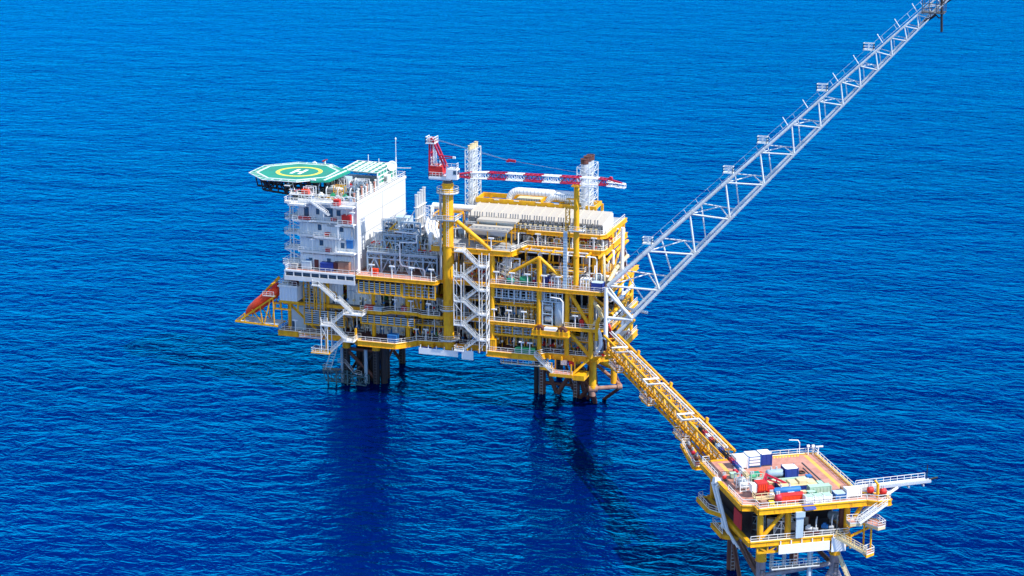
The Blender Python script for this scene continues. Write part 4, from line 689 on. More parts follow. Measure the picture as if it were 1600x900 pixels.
def walk(b):
    for i in range(26):
        u, u2 = .02 + i * .0375, .02 + (i + 1) * .0375; p, q_ = UF0.lerp(UF1, u) + off, UF0.lerp(UF1, u2) + off
        b.bar(p, q_, .08); b.bar(p + Vector((0, .9, 0)), q_ + Vector((0, .9, 0)), .08); b.bar(p, p + Vector((-.7, 0, 1.0)), .09); b.bar(p + Vector((-.7, 0, 1.0)), q_ + Vector((-.7, 0, 1.0)), .055)
        for k in range(4): c = p.lerp(q_, k / 4); b.bar(c, c + Vector((0, .9, 0)), .1)
part(t, 'walkway', 'boom_paint', walk)
for u in (.135, .39, .495, .675, .812):
    c = UF0.lerp(UF1, u) + Vector((-.8, 1.2, 1.2))
    p = part(t, 'rest_platform', 'boom_paint', lambda b: b.box(c.x - 1.3, c.y - .8, c.z - .12, c.x + 1.3, c.y + .8, c.z))
    part(p, 'railing', 'boom_paint', lambda b: b.rail([(c.x - 1.2, c.y - .7, c.z), (c.x + 1.2, c.y - .7, c.z), (c.x + 1.2, c.y + .7, c.z), (c.x - 1.2, c.y + .7, c.z), (c.x - 1.2, c.y - .7, c.z)], 1.5, 1.2, .13))
part(t, 'lamp_bracket', 'clean_white', lambda b: [b.bar(UF0.lerp(UF1, u) + Vector((-.4, 0, .3)), UF0.lerp(UF1, u) + Vector((-1.8, .4, 2.2)), .16) for u in (.57, .63, .72, .78, .85, .9, .95)])
part(t, 'tip_platform', 'dark_grey', lambda b: (b.box(116.8, 5.4, 105.6, 122, 10, 105.8), [b.bar((x, y, 105.8), (x, y, 110), .16) for x in (116.9, 118.5, 120.2, 121.9) for y in (5.5, 9.9)], [b.bar((116.9, 5.5, z), (121.9, 5.5, z), .14) for z in (106.8, 107.9, 109)]))
part(t, 'burner_line', 'dark_steel', lambda b: (b.tube((121.2, 6.2, 109), (121.6, 6, 101.4), .3, 8), b.tube((117.6, 6, 103.6), (120, 6, 105.4), .4, 8), b.pipe([(120, 6, 105.4), (120.8, 6, 104.6), (121.6, 6, 104.8)], .14, 6), b.tube((121.6, 7, 108), (127.5, 7, 112), .4, 8)))
# ------------------------------------------------------------------ footbridge to the wellhead platform
BA, BB = Vector((45.9, -10.2, 0)), Vector((90.2, -83.4, 0))      # ends of the left chord line
bd = (BB - BA).normalized(); bw = Vector((-bd.y, bd.x, 0))        # along, and across towards the right chord
BLn = (BB - BA).length; WB = 3.5; ZT, ZB = 24.0, 19.7
t = thing('footbridge', 'yellow lattice truss bridge linking the two platforms', 'bridge', (68, -45, 19))
P = lambda s_, w_, z: BA + bd * s_ + bw * w_ + Vector((0, 0, z))
for w_ in (0, WB):
    part(t, 'top_chord', 'yellow', lambda b: b.bar(P(-3, w_, ZT), P(BLn, w_, ZT), .46, .46)); part(t, 'bottom_chord', 'yellow', lambda b: b.bar(P(-3, w_, ZB), P(BLn, w_, ZB), .42, .42))
NB = 22
for w_ in (0, WB):
    part(t, 'side_bracing', 'yellow', lambda b: [(b.bar(P(BLn * i / NB, w_, ZB), P(BLn * i / NB, w_, ZT), .22), b.bar(P(BLn * i / NB, w_, ZB if i % 2 else ZT), P(BLn * (i + 1) / NB, w_, ZT if i % 2 else ZB), .24)) for i in range(NB)])
part(t, 'top_bracing', 'yellow', lambda b: [(b.bar(P(BLn * i / NB, 0, ZT), P(BLn * i / NB, WB, ZT), .24), b.bar(P(BLn * i / NB, 0 if i % 2 else WB, ZT), P(BLn * (i + 1) / NB, WB if i % 2 else 0, ZT), .2)) for i in range(NB)])
part(t, 'walkway', 'grey', lambda b: b.bar(P(-3, WB * .62, ZB + .35), P(BLn, WB * .62, ZB + .35), 1.5, .12))
part(t, 'railing', 'rail_white', lambda b: (b.rail([P(-3, WB * .38, ZB + .4), P(BLn, WB * .38, ZB + .4)], 1.1, 2), b.rail([P(-3, WB * .86, ZB + .4), P(BLn, WB * .86, ZB + .4)], 1.1, 2)))
part(t, 'pipe', 'yellow', lambda b: [b.tube(P(-2, w_, ZB + z), P(BLn, w_, ZB + z), r, 8) for w_, z, r in ((.5, .6, .28), (1.1, .5, .2), (.5, 1.5, .2), (.6, 2.5, .16), (1.1, 3.2, .2))])
part(t, 'pipe', 'silver', lambda b: [b.tube(P(-2, w_, ZB + z), P(BLn, w_, ZB + z), r, 8) for w_, z, r in ((2.9, 3.4, .18), (1.5, 1.6, .14), (2.6, 2.6, .12))])
loops = (8.5, 34.5, 60.5)
def zig(b):
    pts = [P(-4, 2.2, ZT + .6)]
    for s_ in loops: pts += [P(s_ + 1.2, 2.2, ZT + .6), P(s_ + 1.2, -1.6, ZT + .6), P(s_ + 5.2, -1.6, ZT + .6), P(s_ + 5.2, 2.2, ZT + .6)]
    pts.append(P(BLn - 1, 2.2, ZT + .6)); b.pipe(pts, .2, 8); b.pipe([P(-4, 1.6, ZT + .5), P(BLn - 1, 1.6, ZT + .5)], .1, 6)
part(t, 'loop_pipe', 'clean_white', zig)
for s_ in loops:
    p = sp_ = part(t, 'side_platform', 'yellow', lambda b: (b.bar(P(s_ - .6, -1.1, ZB + .2), P(s_ + 6.4, -1.1, ZB + .2), 1.8, .22), b.bar(P(s_ - .6, -1, ZB - .6), P(s_ - .6, .2, ZB - 1.4), .3), b.tube(P(s_ + 1, -1.6, ZB - .3), P(s_ + 4, -1.0, ZB - .3), .35, 8)))
    part(p, 'railing', 'rail_white', lambda b: b.rail([P(s_ - .5, -.3, ZB + .35), P(s_ - .5, -1.9, ZB + .35), P(s_ + 6.3, -1.9, ZB + .35), P(s_ + 6.3, -.3, ZB + .35)], 1.2, 1.2))
    for k in range(6): part(p, 'valve', ('pale_rust', 'clean_white')[k % 2], lambda b: b.tube(P(s_ + k, -1.2 + .5 * (k % 2), ZB + .33), P(s_ + k, -1.2 + .5 * (k % 2), ZB + 1.1 + .2 * (k % 3)), .24, 8))
    part(t, 'pipe_support', 'yellow', lambda b: (b.bar(P(s_ + 6, WB, ZT), P(s_ + 6, WB + .3, ZT + 1), .9, .5)))
part(t, 'end_frame', 'yellow', lambda b: (b.bar(P(0, -.6, ZB - .6), P(0, WB + .6, ZB - .6), .8, .7), b.bar(P(BLn, -.5, ZB - .6), P(BLn, WB + .5, ZB - .6), .7, .7), b.bar(P(6, -1, ZB - .4), P(6, WB + 1, ZB - .4), .5, .5)))
# ------------------------------------------------------------------ wellhead platform (own frame: u to the right along its near edge, v away)
FR[0] = Matrix.Translation((105.4, -93.5, 0)) @ Matrix.Rotation(R(31), 4, 'Z')
ZD, ZL = 23.0, 16.2
WL = jacket('rusty jacket legs in the sea under the smaller platform', [(-8, -11, 'boot_grey'), (7.5, -11, 'boot_grey'), (-6.4, 11, U), (7.5, 11, U)],
    [((-8, -11, 7.6), (7.5, -11, 9), .5, 'boot_grey'), ((-8, -11, 6.6), (-14, -12, -6), .6, 'boot_grey'), ((-8, -11, 6.4), (0, -11, -4), .5, 'boot_grey'), ((7.5, -11, 8.4), (1, -11, -3), .55, 'boot_grey'), ((7.5, -11, 8.4), (14, -12, -6), .55, 'boot_grey'), ((-6.4, 11, 8.4), (-8, -11, 6.6), .5, U), ((-6.4, 11, 7.6), (-7.2, 0, -3), .45, U),
     ((-6.4, 11, 9), (7.5, 11, 9), .5, U), ((-6.4, 11, 8), (-3.6, 12.6, -5), .55, U), ((7.5, 11, 8), (7.5, -11, 8.4), .5, U), ((-6.4, 11, 8), (1, 11, -2), .45, U), ((-8, -11, 7), (-7, 3, 9), .4, U)], (0, 0, 0), coll=(11.2, 14.6), rleg=.95)
for x, y in ((-4.6, -8), (1.8, -11.9), (-2.4, -9), (3.4, -8.6)): part(WL, 'conductor', 'pale_blue', lambda b: b.cyl(x, y, -5, 15.6, .42, 10))
t = thing('jacket_walkway', 'white railed walkway around the jacket below the smaller platform', 'walkway', (0, -12, 9))
part(t, 'grating', 'grey', lambda b: b.box(-6.4, -13, 9.4, 3.6, -11.6, 9.55)); part(t, 'railing', 'rail_white', lambda b: (b.rail([(-6.4, -11.7, 9.5), (-6.4, -12.9, 9.5), (3.6, -12.9, 9.5), (3.6, -11.7, 9.5)], 1.3, 1.5), b.rail([(-6.4, -11.6, 9.5), (3.6, -11.6, 9.5)], 1.3, 1.5)))
W1 = [(-12.5, -11.5), (-10, -12.2), (-10, -14.3), (12.5, -14.3), (14.4, -15.4), (17, -15.2), (17.2, -11.4), (12.5, -10), (12.5, 14.2), (-12.5, 14.2)]
deck('salmon floored top deck of the smaller platform with striped yellow markings', ZD, W1, 'salmon', .95, (0, 1, 2, 3, 4, 5, 6, 7, 8, 9), [[(-12.3, 4), (-12.3, 14), (-10.8, 14)], [(-6.6, 14), (12.3, 14), (12.3, -9.8)], [(-12.4, -3), (-12.4, -11.4), (-9.9, -12.1), (-9.9, -14.1), (12.4, -14.1)], [(12.5, -14.2), (14.4, -15.3), (17, -15.1), (17.1, -11.5), (15, -10.8)]], (3, .9, 12))
W2 = [(-11.6, -14.2), (9, -14.2), (9, 12), (-11.6, 12)]
deck('lower yellow deck of the smaller platform behind the blank boards', ZL, W2, 'dark_grey', .8, range(4), [[(-11.4, -14.1), (8.9, -14.1), (8.9, -6)]], (3, .6))
deck('small yellow railed landing on the left side of the smaller platform', 17, [(-14.6, 2.5), (-12.4, -1), (-12.4, 9), (-13.4, 10), (-14.6, 9.4)], 'maroon', .5, range(5), [[(-12.5, -.7), (-14.5, 2.6), (-14.5, 9.3), (-13.4, 9.8)]], None)
deck('lower left yellow ledge of the smaller platform carrying a white drum', 13.6, [(-13.4, -3), (-10.6, -4.6), (-10.6, 3), (-13.4, 3.6)], 'yellow', .6, range(4), [[(-13.3, -2.8), (-13.3, 3.5), (-11, 3)]], None)
wall('dark_wall', 'dark wall inside the lower deck of the smaller platform', 'dark_steel', (-9, -5, ZL, 9, -4.8, ZD - .4))
wall('dark_wall', 'dark green wall on the left side below the salmon deck of the smaller platform', 'dark_steel', (-9.8, -10, ZL, -9.6, 10, ZD - .4))
t = thing('support_frame', 'yellow posts and braces between the two decks of the smaller platform', 'frame', (0, -12, ZL))
for x, y in ((-9, -12.6), (-3.4, -13), (9, -12.8), (-10.8, 11), (10.8, 11)): part(t, 'column', 'yellow', lambda b: b.cyl(x, y, ZL, ZD - 1, .62, 12))
for p, q_ in (((-8.6, -12.8, ZL + .4), (-4.2, -12.8, ZD - 1.4)), ((9, -12.8, ZL + .6), (11.6, -13.8, ZD - 1.2)), ((-11, -13.9, 15.6), (-8, -11, 13.6)), ((9, -12.9, ZL), (6, -11, 13))): part(t, 'brace', 'yellow', lambda b: b.tube(p, q_, .42, 10))
part(t, 'lattice_girder', 'yellow', lambda b: b.truss(((-10, -14.1, ZL - .9), (9, -14.1, ZL - .9)), ((-10, -14.1, ZL - 2.3), (9, -14.1, ZL - 2.3)), 9, .2, .16, 'w', False))
part(t, 'duct_post', 'pale_blue', lambda b: (b.box(-2.4, -14.9, ZL + .4, -.9, -14.5, ZD - 2), b.box(-2.6, -15.2, ZD - 2, -.7, -14.4, ZD - .9)))
sign('long blank white board on the near side of the smaller platform', -5.8, 4.8, -14.8, 13.5, 15.4); sign('square blank white board on the near side of the smaller platform', 5.2, 8.2, -14.8, 13.0, 16.0)
# painted deck markings
def hatch(label, x0, y0, x1, y1, w, k):
    t = thing('deck_marking', label, 'marking', ((x0 + x1) / 2, (y0 + y1) / 2, ZD))
    P0, P1_ = Vector((x0, y0, 0)), Vector((x1, y1, 0)); d = (P1_ - P0) / k; nrm = Vector((-d.y, d.x, 0)).normalized() * w
    def f(b):
        for i in range(k):
            a = P0 + d * i; q_ = [a, a + d * .5, a + d * .9 + nrm, a + d * .4 + nrm]; b.add([(p.x, p.y, ZD + z) for z in (.006, .02) for p in q_], [(3, 2, 1, 0), (4, 5, 6, 7), (0, 1, 5, 4), (1, 2, 6, 5), (2, 3, 7, 6), (3, 0, 4, 7)])
    part(t, 'stripes', 'mark_yellow', f)
hatch('yellow hatched stripe along the right side of the salmon deck', 9.6, 13.2, 9.8, -10, .9, 38); hatch('yellow hatched stripe along the far edge of the salmon deck behind the containers', 1, 12.9, 8.8, 12.9, .7, 12); hatch('yellow hatched stripe along the near edge before the red skid', -7.4, -13.2, 0, -13.2, .9, 15); hatch('yellow hatched stripe at the left corner beside the leaning boom', -9.4, 12.6, -9.4, 4.4, .9, 12)
t = thing('skid_rails', 'pair of long dark rails across the salmon deck', 'rails', (7.3, 0, ZD)); part(t, 'rail', 'dark_grey', lambda b: b.box(7.6, -9, ZD + .003, 7.8, 9, ZD + .16)); part(t, 'rail', 'dark_grey', lambda b: b.box(6.7, -9, ZD + .003, 6.9, 6, ZD + .16))
simple('rust_patch', 'orange rusty patch on the salmon deck before the white container', 'patch', 'orange', lambda b: b.prism([(-3.2 + (1.1 + .3 * math.sin(3 * k)) * math.cos(k * .524), 5.5 + (1.3 + .3 * math.cos(2 * k)) * math.sin(k * .524)) for k in range(12)], ZD + .005, ZD + .02))
# containers and gear on the deck
def container(label, x, y, lx, ly, lz, m, roof, doors=True, z=None):
    z = ZD if z is None else z
    t = thing('cargo_container', label, 'container', (x + lx / 2, y + ly / 2, z))
    part(t, 'body', m, lambda b: (b.box(x + .1, y + .1, z + .2, x + lx - .1, y + ly - .1, z + lz - .06), [b.box(x + .1 + (lx - .3) * k / 6, y + .04, z + .25, x + .22 + (lx - .3) * k / 6, y + .097, z + lz - .2) for k in range(7)], [b.box(x + .04, y + .2 + (ly - .5) * k / 6, z + .25, x + .097, y + .32 + (ly - .5) * k / 6, z + lz - .2) for k in range(7)]))
    part(t, 'roof', roof, lambda b: b.box(x + .05, y + .05, z + lz - .055, x + lx - .05, y + ly - .05, z + lz + .02))
    [part(t, 'corner_post', m, lambda b: b.box(x + i * (lx - .2), y + j * (ly - .2), z, x + .2 + i * (lx - .2), y + .2 + j * (ly - .2), z + lz + .06)) for i in (0, 1) for j in (0, 1)]
    part(t, 'skid', 'dark_grey', lambda b: [b.box(x + .2, y + j * (ly - .25), z, x + lx - .2, y + .25 + j * (ly - .25), z + .197) for j in (0, 1)])
    if doors: part(t, 'door', m, lambda b: [b.box(x + .3 + (lx - .6) * k / 2, y + .0, z + .3, x + .3 + (lx - .6) * (k + 1) / 2 - .05, y + .037, z + lz - .25) for k in (0, 1)])
    return t
container('white cabin container leftmost of the row at the far edge of the salmon deck', -6.9, 8.2, 2.6, 3, 2.4, 'clean_white', 'clean_white'); t = container('white roofed container with pale louvres between the white cabin and the blue one', -4.2, 8.4, 2.7, 3.4, 2.5, 'mid_blue', 'clean_white', False)
part(t, 'louvre', 'clean_white', lambda b: [b.box(-4.0, 8.36, ZD + .5 + k * .65, -1.7, 8.437, ZD + .95 + k * .65) for k in range(3)])
container('dark blue container with white roof rightmost of the row at the far edge', -1.4, 8.8, 2.5, 3, 2.6, 'blue', 'clean_white'); container('dark blue container with white roof standing alone in the middle of the salmon deck', .8, .2, 2.8, 2.8, 2.3, 'blue', 'clean_white')
t = container('long low open blue container beside the gear in the middle of the deck', -2.6, -6.2, 8, 3.4, 1.1, 'blue', 'cream', False); part(t, 'load', 'cream', lambda b: [b.box(-2.2 + 1.9 * k, -5.6, ZD + 1.123, -.6 + 1.9 * k, -3.4, ZD + 1.25 + .25 * (k % 3)) for k in range(4)]); part(t, 'load', 'pale_green', lambda b: b.box(-1.4, -3.3, ZD + 1.123, 3.4, -3.0, ZD + 1.7))
def tank(label, x, y, L, r, m, ax='x', cradle='dark_grey', z=None, name='storage_tank'):
    z = ZD if z is None else z; t = thing(name, label, 'tank', (x, y, z)); o = (x, y, z + r + .35)
    part(t, 'shell', m, lambda b: b.vessel(o, r, L, ax)); [part(t, 'saddle', cradle, lambda b: b.box(*( (x + L * f - .15, y - r * .8, z, x + L * f + .15, y + r * .8, z + r * .6) if ax == 'x' else (x - r * .8, y + L * f - .15, z, x + r * .8, y + L * f + .15, z + r * .6)))) for f in (.22, .78)]
    part(t, 'nozzle', 'silver', lambda b: [b.cyl(*((x + L * f, y) if ax == 'x' else (x, y + L * f)), z + 2 * r + .2, z + 2 * r + .9, .2, 8) for f in (.3, .6)])
    return t
tank('bright blue tank lying on the salmon deck behind the red skid', -5, -8, 6.0, .72, 'mid_blue'); tank('grey blue cylinder on the salmon deck behind the red deck crane', -3.0, 1.4, 3.8, .85, 'blue_grey')
container('bright red skid box at the near edge of the salmon deck', -4.6, -12.2, 5.0, 1.9, 1.5, 'orange', 'red', False); tank('maroon drum left of the bright red skid', -5.9, -11.8, 1.5, .8, 'crane_red'); tank('white drum on end between the red machinery and the red skid', -6.4, -9.8, 1.2, .6, 'clean_white'); 
container('pale green container behind the white crates at the near edge', 2.6, -8.8, 4.6, 1.8, 1.5, 'pale_green', 'pale_green', False); container('pale green flat crate right of the blue tank', 1.6, -10.4, 1.8, 1.4, 1.1, 'teal', 'pale_green', False)
for i, x in enumerate((-1, .9, 2.8)): container(['leftmost pale green and white crate of three at the near railing', 'middle pale green and white crate of three at the near railing', 'rightmost pale green and white crate of three at the near railing'][i], x + .8, -13.8, 1.75, 1.7, 1.6, 'clean_white', 'pale_green', False)
container('small blue skid right of the white crates at the near edge', 6.5, -12.8, 2.2, 2.4, 1.2, 'mid_blue', 'pale_blue', False); container('plain white box at the right end of the near railing', 9, -12.2, 3.2, 2, 1.7, 'clean_white', 'clean_white', False); container('low teal box right of the long blue container', 5.6, -6, 1.2, 2, 1.0, 'teal', 'pale_green', False)
for i, (x, y) in enumerate(((13.6, -11.4), (15.7, -12.8))): tank(['left red drum by the vent boom', 'right red drum by the vent boom'][i], x, y, 1.4, .7, 'red')
simple('lifting_post', 'yellow post with a hook between the two red drums', 'post', 'yellow', lambda b: (b.cyl(14.9, -13.6, ZD, ZD + 3, .3, 8), b.bar((14.9, -13.6, ZD + 2.9), (14.4, -13, ZD + 3.6), .3)))
simple('blue_tarp', 'small blue tarpaulin hanging over the near edge beam', 'tarpaulin', 'blue', lambda b: b.add([(-1.2, -14.2, ZD + .3), (1.3, -14.2, ZD + .3), (1.6, -15.2, ZD - .5), (-.7, -15.2, ZD - .6), (-1.2, -14.2, ZD + .2), (1.3, -14.2, ZD + .2), (1.6, -15.2, ZD - .6), (-.7, -15.2, ZD - .7)], [(0, 1, 2, 3), (7, 6, 5, 4), (2, 1, 5, 6), (3, 2, 6, 7), (0, 3, 7, 4)]))
# red deck crane with its boom laid over the bridge end
t = thing('deck_crane', 'red deck crane of the smaller platform with red white and black boom', 'crane', (-8, -6, ZD))
part(t, 'pedestal', 'crane_red', lambda b: b.cyl(-7.2, -7, ZD, ZD + 1.4, .9, 14))
part(t, 'machinery_house', 'red', lambda b: (b.box(-8.2, -8.4, ZD + 1.4, -6, -6, ZD + 3.0), b.box(-5.9, -8.2, ZD + .4, -4.6, -6.4, ZD + 1.9), b.box(-7.6, -5.9, ZD + 1, -6.4, -5, ZD + 2.4)))
part(t, 'cab', 'clean_white', lambda b: b.box(-9.3, -8.2, ZD + 1.2, -8.25, -6.6, ZD + 2.8))
part(t, 'grille', 'orange', lambda b: [b.box(-7.9 + .45 * k, -8.48, ZD + 1.6, -7.6 + .45 * k, -8.403, ZD + 2.8) for k in range(4)])
part(t, 'mast_frame', 'crane_red', lambda b: (b.bar((-5, -4.2, ZD), (-4.9, -4, ZD + 3.4), .34), b.bar((-4.9, -4, ZD + 3.2), (-.8, -4.6, ZD + 1.2), .36), b.bar((-6.4, -6, ZD + 2.4), (-4.9, -4, ZD + 3.4), .24), b.bar((-4.9, -4, ZD + 2.2), (-1.2, -4.4, ZD + .9), .26), b.bar((-2.8, -4.3, ZD + 1.6), (-2.6, -4.2, ZD + 2.2), .2)))
p = part(t, 'service_platform', 'cream', lambda b: b.box(-9.4, -10.6, ZD + .5, -5.6, -8.7, ZD + .62)); part(p, 'railing', 'cream', lambda b: b.rail([(-9.4, -8.8, ZD + .6), (-9.4, -10.5, ZD + .6), (-5.6, -10.5, ZD + .6)], 1.2, 1.2, .12))
bz0, bz1 = ZD + 3.0, ZD + 3.2
for i, m in enumerate(('cream', 'clean_white', 'mid_blue', 'blue', 'crane_red', 'black', 'black', 'blue', 'pale_blue', 'black', 'crane_red', 'clean_white', 'crane_red', 'black')):
    v0, v1 = -4.6 + 2.15 * i, -4.6 + 2.15 * (i + 1)
    part(t, 'boom_section', m, lambda b: [b.truss(((-9.0 + dx, v0, bz0 + dz), (-9.0 + dx, v1, bz0 + dz)), ((-9.0 + ex, v0, bz0 + ez), (-9.0 + ex, v1, bz0 + ez)), 2, .12, .07, 'w') for dx, dz, ex, ez in ((-.3, 0, .3, 0), (-.3, .55, .3, .55), (-.3, 0, -.3, .55))])
part(t, 'boom_tip', 'black', lambda b: b.tube((-9.4, 25.6, bz0 + .3), (-8.6, 25.6, bz0 + .3), .4, 10))
part(t, 'boom_rest', 'crane_red', lambda b: (b.bar((-7.6, 6, ZD), (-8.4, 6, bz0), .3), b.bar((-6.8, 7, ZD + 1), (-8.4, 6, bz0), .25), b.bar((-7.8, 2, ZD), (-8.4, 2, bz0), .3)))
# gear behind the crane
for i, (x, y, m, d) in enumerate(((-9.8, -1.4, 'pale_blue', 'white and pale blue pump skid under the deck crane boom'), (-10.4, -4.4, 'clean_white', 'white lattice pump skid at the left edge under the deck crane boom'), (-6.6, -2.6, 'pale_green', 'pale green gear frame behind the red deck crane'))):
    t = thing('pump_skid', d, 'skid', (x, y, ZD)); part(t, 'frame', m, lambda b: ([b.bar((x + a, y + c, ZD), (x + a, y + c, ZD + 2), .16) for a in (0, 1.2, 2.4) for c in (0, 2.4)], [b.bar((x, y + c, ZD + z), (x + 2.4, y + c, ZD + z), .14) for c in (0, 2.4) for z in (.2, 1.1, 2)])); part(t, 'pump', 'silver', lambda b: (b.vessel((x + .3, y + .8, ZD + .8), .5, 1.8, 'x', 10), b.vessel((x + .3, y + 1.7, ZD + .8), .4, 1.8, 'x', 10)))
tank('green drum behind the red deck crane', -6.8, 1, 1.6, .6, 'green'); tank('red extinguisher drum at the left edge by the sloping pipes', -11.8, 2.6, .9, .45, 'red'); tank('white drum on the lower left ledge of the smaller platform', -13, -.6, 1.6, .6, 'clean_white', z=13.6); tank('red drum at the foot of the sloping blue boom', -8.6, 5.4, 1.2, .5, 'crane_red')
deck('narrow yellow ledge with white railing where the bridge meets the smaller platform', 20.5, [(-12.6, 18), (-10.4, 18), (-9.2, 32), (-10.8, 32.6)], 'maroon', .5, range(4), [[(-10.6, 18.1), (-12.5, 18.1), (-10.8, 32.4), (-9.4, 31.9)]], None)
for k in range(3): tank(['upper rusty red valve drum on the ledge beside the bridge', 'middle rusty red valve drum on the ledge beside the bridge', 'lower rusty red valve drum on the ledge beside the bridge'][k], -10.4 - .3 * k, 28 - 3.6 * k, 1.4, .45, 'crane_red' if k % 2 else 'rust_steel', 'y', z=20.5)
simple('red_barrier', 'red panel under the deck at the left side of the smaller platform', 'panel', 'red', lambda b: b.box(-11.9, -9.5, 17, -11.7, -5.2, 20.4))
t = thing('pipe_stack', 'bundle of pale pipes stacked beside the lone blue container', 'pipes', (3, -2, ZD))
for k in range(6): part(t, 'pipe', ('pale_blue', 'cream', 'pale_green')[k % 3], lambda b: b.tube((-2.2, -2.4 + .5 * k, ZD + .3), (5.4, -2.4 + .5 * k, ZD + .3), .24, 8))
for i, (x, y, lx, ly, lz, m, d) in enumerate(((-9.6, 3.4, 1.2, 1.2, .9, 'pale_green', 'pale green gear box by the sloping boom at the left edge of the salmon deck'), (-5.2, 3.2, 1.6, 1, .8, 'teal', 'teal gear box behind the red deck crane'), (-3.6, -2.6, 1.4, 1.4, .7, 'cream', 'cream pallet beside the pale pipe bundle'), (5.2, -.6, 1, 1.2, .6, 'mid_blue', 'flat blue pallet right of the lone blue container'), (-2, -9.9, 1.2, 1, .9, 'clean_white', 'small white box between the blue tank and the red skid'), (.6, -9.6, 1, .8, 1, 'cream', 'small cream box between the blue tank and the pale green container'), (-8.8, -12.6, 1.1, 1, .8, 'pale_rust', 'rusty pink box in the near left corner of the salmon deck'), (-7.2, -12.9, .9, .9, .7, 'mark_yellow', 'yellow box in the near left corner of the salmon deck'), (9.4, -8.6, 1.2, 1, .8, 'pale_rust', 'rusty pink box behind the plain white box'))): crate(d, x, y, ZD, lx, ly, lz, m, 'gear_box')
t = thing('hose_coil', 'dark coiled hose lying on the salmon deck right of the lone blue container', 'hose', (5, 3, ZD)); part(t, 'hose', 'black', lambda b: b.pipe([(5.4 + (.9 - .006 * k) * math.cos(.5 * k), 3.4 + (.9 - .006 * k) * math.sin(.5 * k), ZD + .09 + .004 * k) for k in range(50)], .08, 6))
# sloping pipes down the left side, vent boom, stairs and ledges at the right
t = thing('riser_bundle', 'bundle of pale sloping pipes down the left side of the smaller platform', 'pipes', (-13, 0, 10))
for k, (dy, r) in enumerate(((0, .3), (1.1, .22), (2.1, .34), (-1, .18))): part(t, 'pipe', ('clean_white', 'pale_blue', 'clean_white', 'silver')[k], lambda b: b.pipe([(-12.2, 2.4 + dy, 22.6), (-13.2, 2.2 + dy, 22), (-12.6, -3.4 + dy, 15), (-11.4, -7 + dy, 12.4)], r, 8))
part(t, 'flange', 'clean_white', lambda b: b.tube((-13.4, 3.2, 23), (-11.8, 3.2, 22.6), .8, 12))
t = thing('vent_boom', 'slim pale vent boom with handrails reaching out to the right', 'boom', (22, -10, ZD))
v0, v1 = Vector((12.6, -8.4, 23.5)), Vector((28.8, -7.5, 23.6))
part(t, 'girder', 'silver', lambda b: (b.bar(v0, v1, 1.1, .14), b.bar(v0 + Vector((0, -.55, -.35)), v1 + Vector((0, -.5, -.25)), .12, .45), b.bar(v0 + Vector((0, .55, -.35)), v1 + Vector((0, .5, -.25)), .12, .45), [b.bar(v0.lerp(v1, f) + Vector((0, -.6, -1)), v0.lerp(v1, f) + Vector((0, .6, -.8)), .3) for f in (.3, .5, .7, .9)]))
part(t, 'railing', 'rail_white', lambda b: (b.rail([v0 + Vector((0, .5, .1)), v1 + Vector((-1, .45, .1))], 1.2, 1.6), b.rail([v0 + Vector((0, -.5, .1)), v0.lerp(v1, .2) + Vector((0, -.5, .1))], 1.2, 1.6)))
part(t, 'stay', 'clean_white', lambda b: (b.tube((12.8, -11.5, 19.6), (21.4, -8.4, 22.8), .3, 8), b.tube((12.8, -8.5, 19.6), (22.4, -7.6, 22.8), .24, 8)))
part(t, 'vent_tip', 'black', lambda b: (b.tube(v1 + Vector((-.2, 0, 0)), v1 + Vector((1.6, 0, .3)), .22, 8), b.tube(v1 + Vector((-.6, .3, 0)), v1 + Vector((-.6, .3, 3)), .1, 6)))
t = thing('side_stairs', 'cream and white flights of stairs with ledges on the right side of the smaller platform', 'stairs', (12, -14, 13))
def slope(p, q_, w=1.0, m='rail_white'):
    P0, Q0 = Vector(p), Vector(q_); side = Vector((-(Q0 - P0).y, (Q0 - P0).x, 0)).normalized() * w
    part(t, 'flight', m, lambda b: ([b.bar(P0 + side * f, Q0 + side * f, .14, .5) for f in (0, 1)], [b.bar(P0 + side * f + Vector((0, 0, h)), Q0 + side * f + Vector((0, 0, h)), .1) for f in (0, 1) for h in (.6, 1.1)], [b.bar(P0.lerp(Q0, k / 5) + side * f, P0.lerp(Q0, k / 5) + side * f + Vector((0, 0, 1.1)), .1) for k in range(6) for f in (0, 1)], [b.bar(P0.lerp(Q0, (k + .5) / 14), P0.lerp(Q0, (k + .5) / 14) + side, .3, .05) for k in range(14)]))
def ledge(poly, z, m='yellow', f='salmon'):
    p = part(t, 'ledge', m, lambda b: b.prism(poly, z - .6, z)); part(p, 'floor', f, lambda b: b.prism([(x * .98 + .25, y * .98 - .28) for x, y in poly], z + .003, z + .03)); part(p, 'railing', 'rail_white', lambda b: b.rail([(*q_, z) for q_ in poly + poly[:1]], 1.15, 1.5))
slope((15.8, -15.3, 22.8), (9.9, -15.9, 19.4)); ledge([(8.2, -16.4), (10.6, -16.6), (10.6, -14.6), (8.2, -14.5)], 19.3, 'cream')
ledge([(11.5, -14.4), (13.4, -18), (15.2, -17.4), (15, -13.6), (12.2, -11.8)], 18.6, 'cream'); slope((5.8, -15.2, 16.2), (11, -18.2, 13.4), 1, 'cream'); ledge([(11, -18.6), (13, -17.6), (13, -15.6), (11, -16.8)], 13.3)
part(t, 'post', 'yellow', lambda b: [b.cyl(x, y, z0, z1, .2, 8) for x, y, z0, z1 in ((12.8, -16.2, 13.3, 18.6), (11.8, -15, 13.3, 18.6), (9.2, -14.6, 13.4, 16.2))] + [b.bar((9, -13.8, 15.4), (14, -14.8, 17.9), .4), b.bar((9, -12.4, 17), (14, -12.8, 18), .5)])
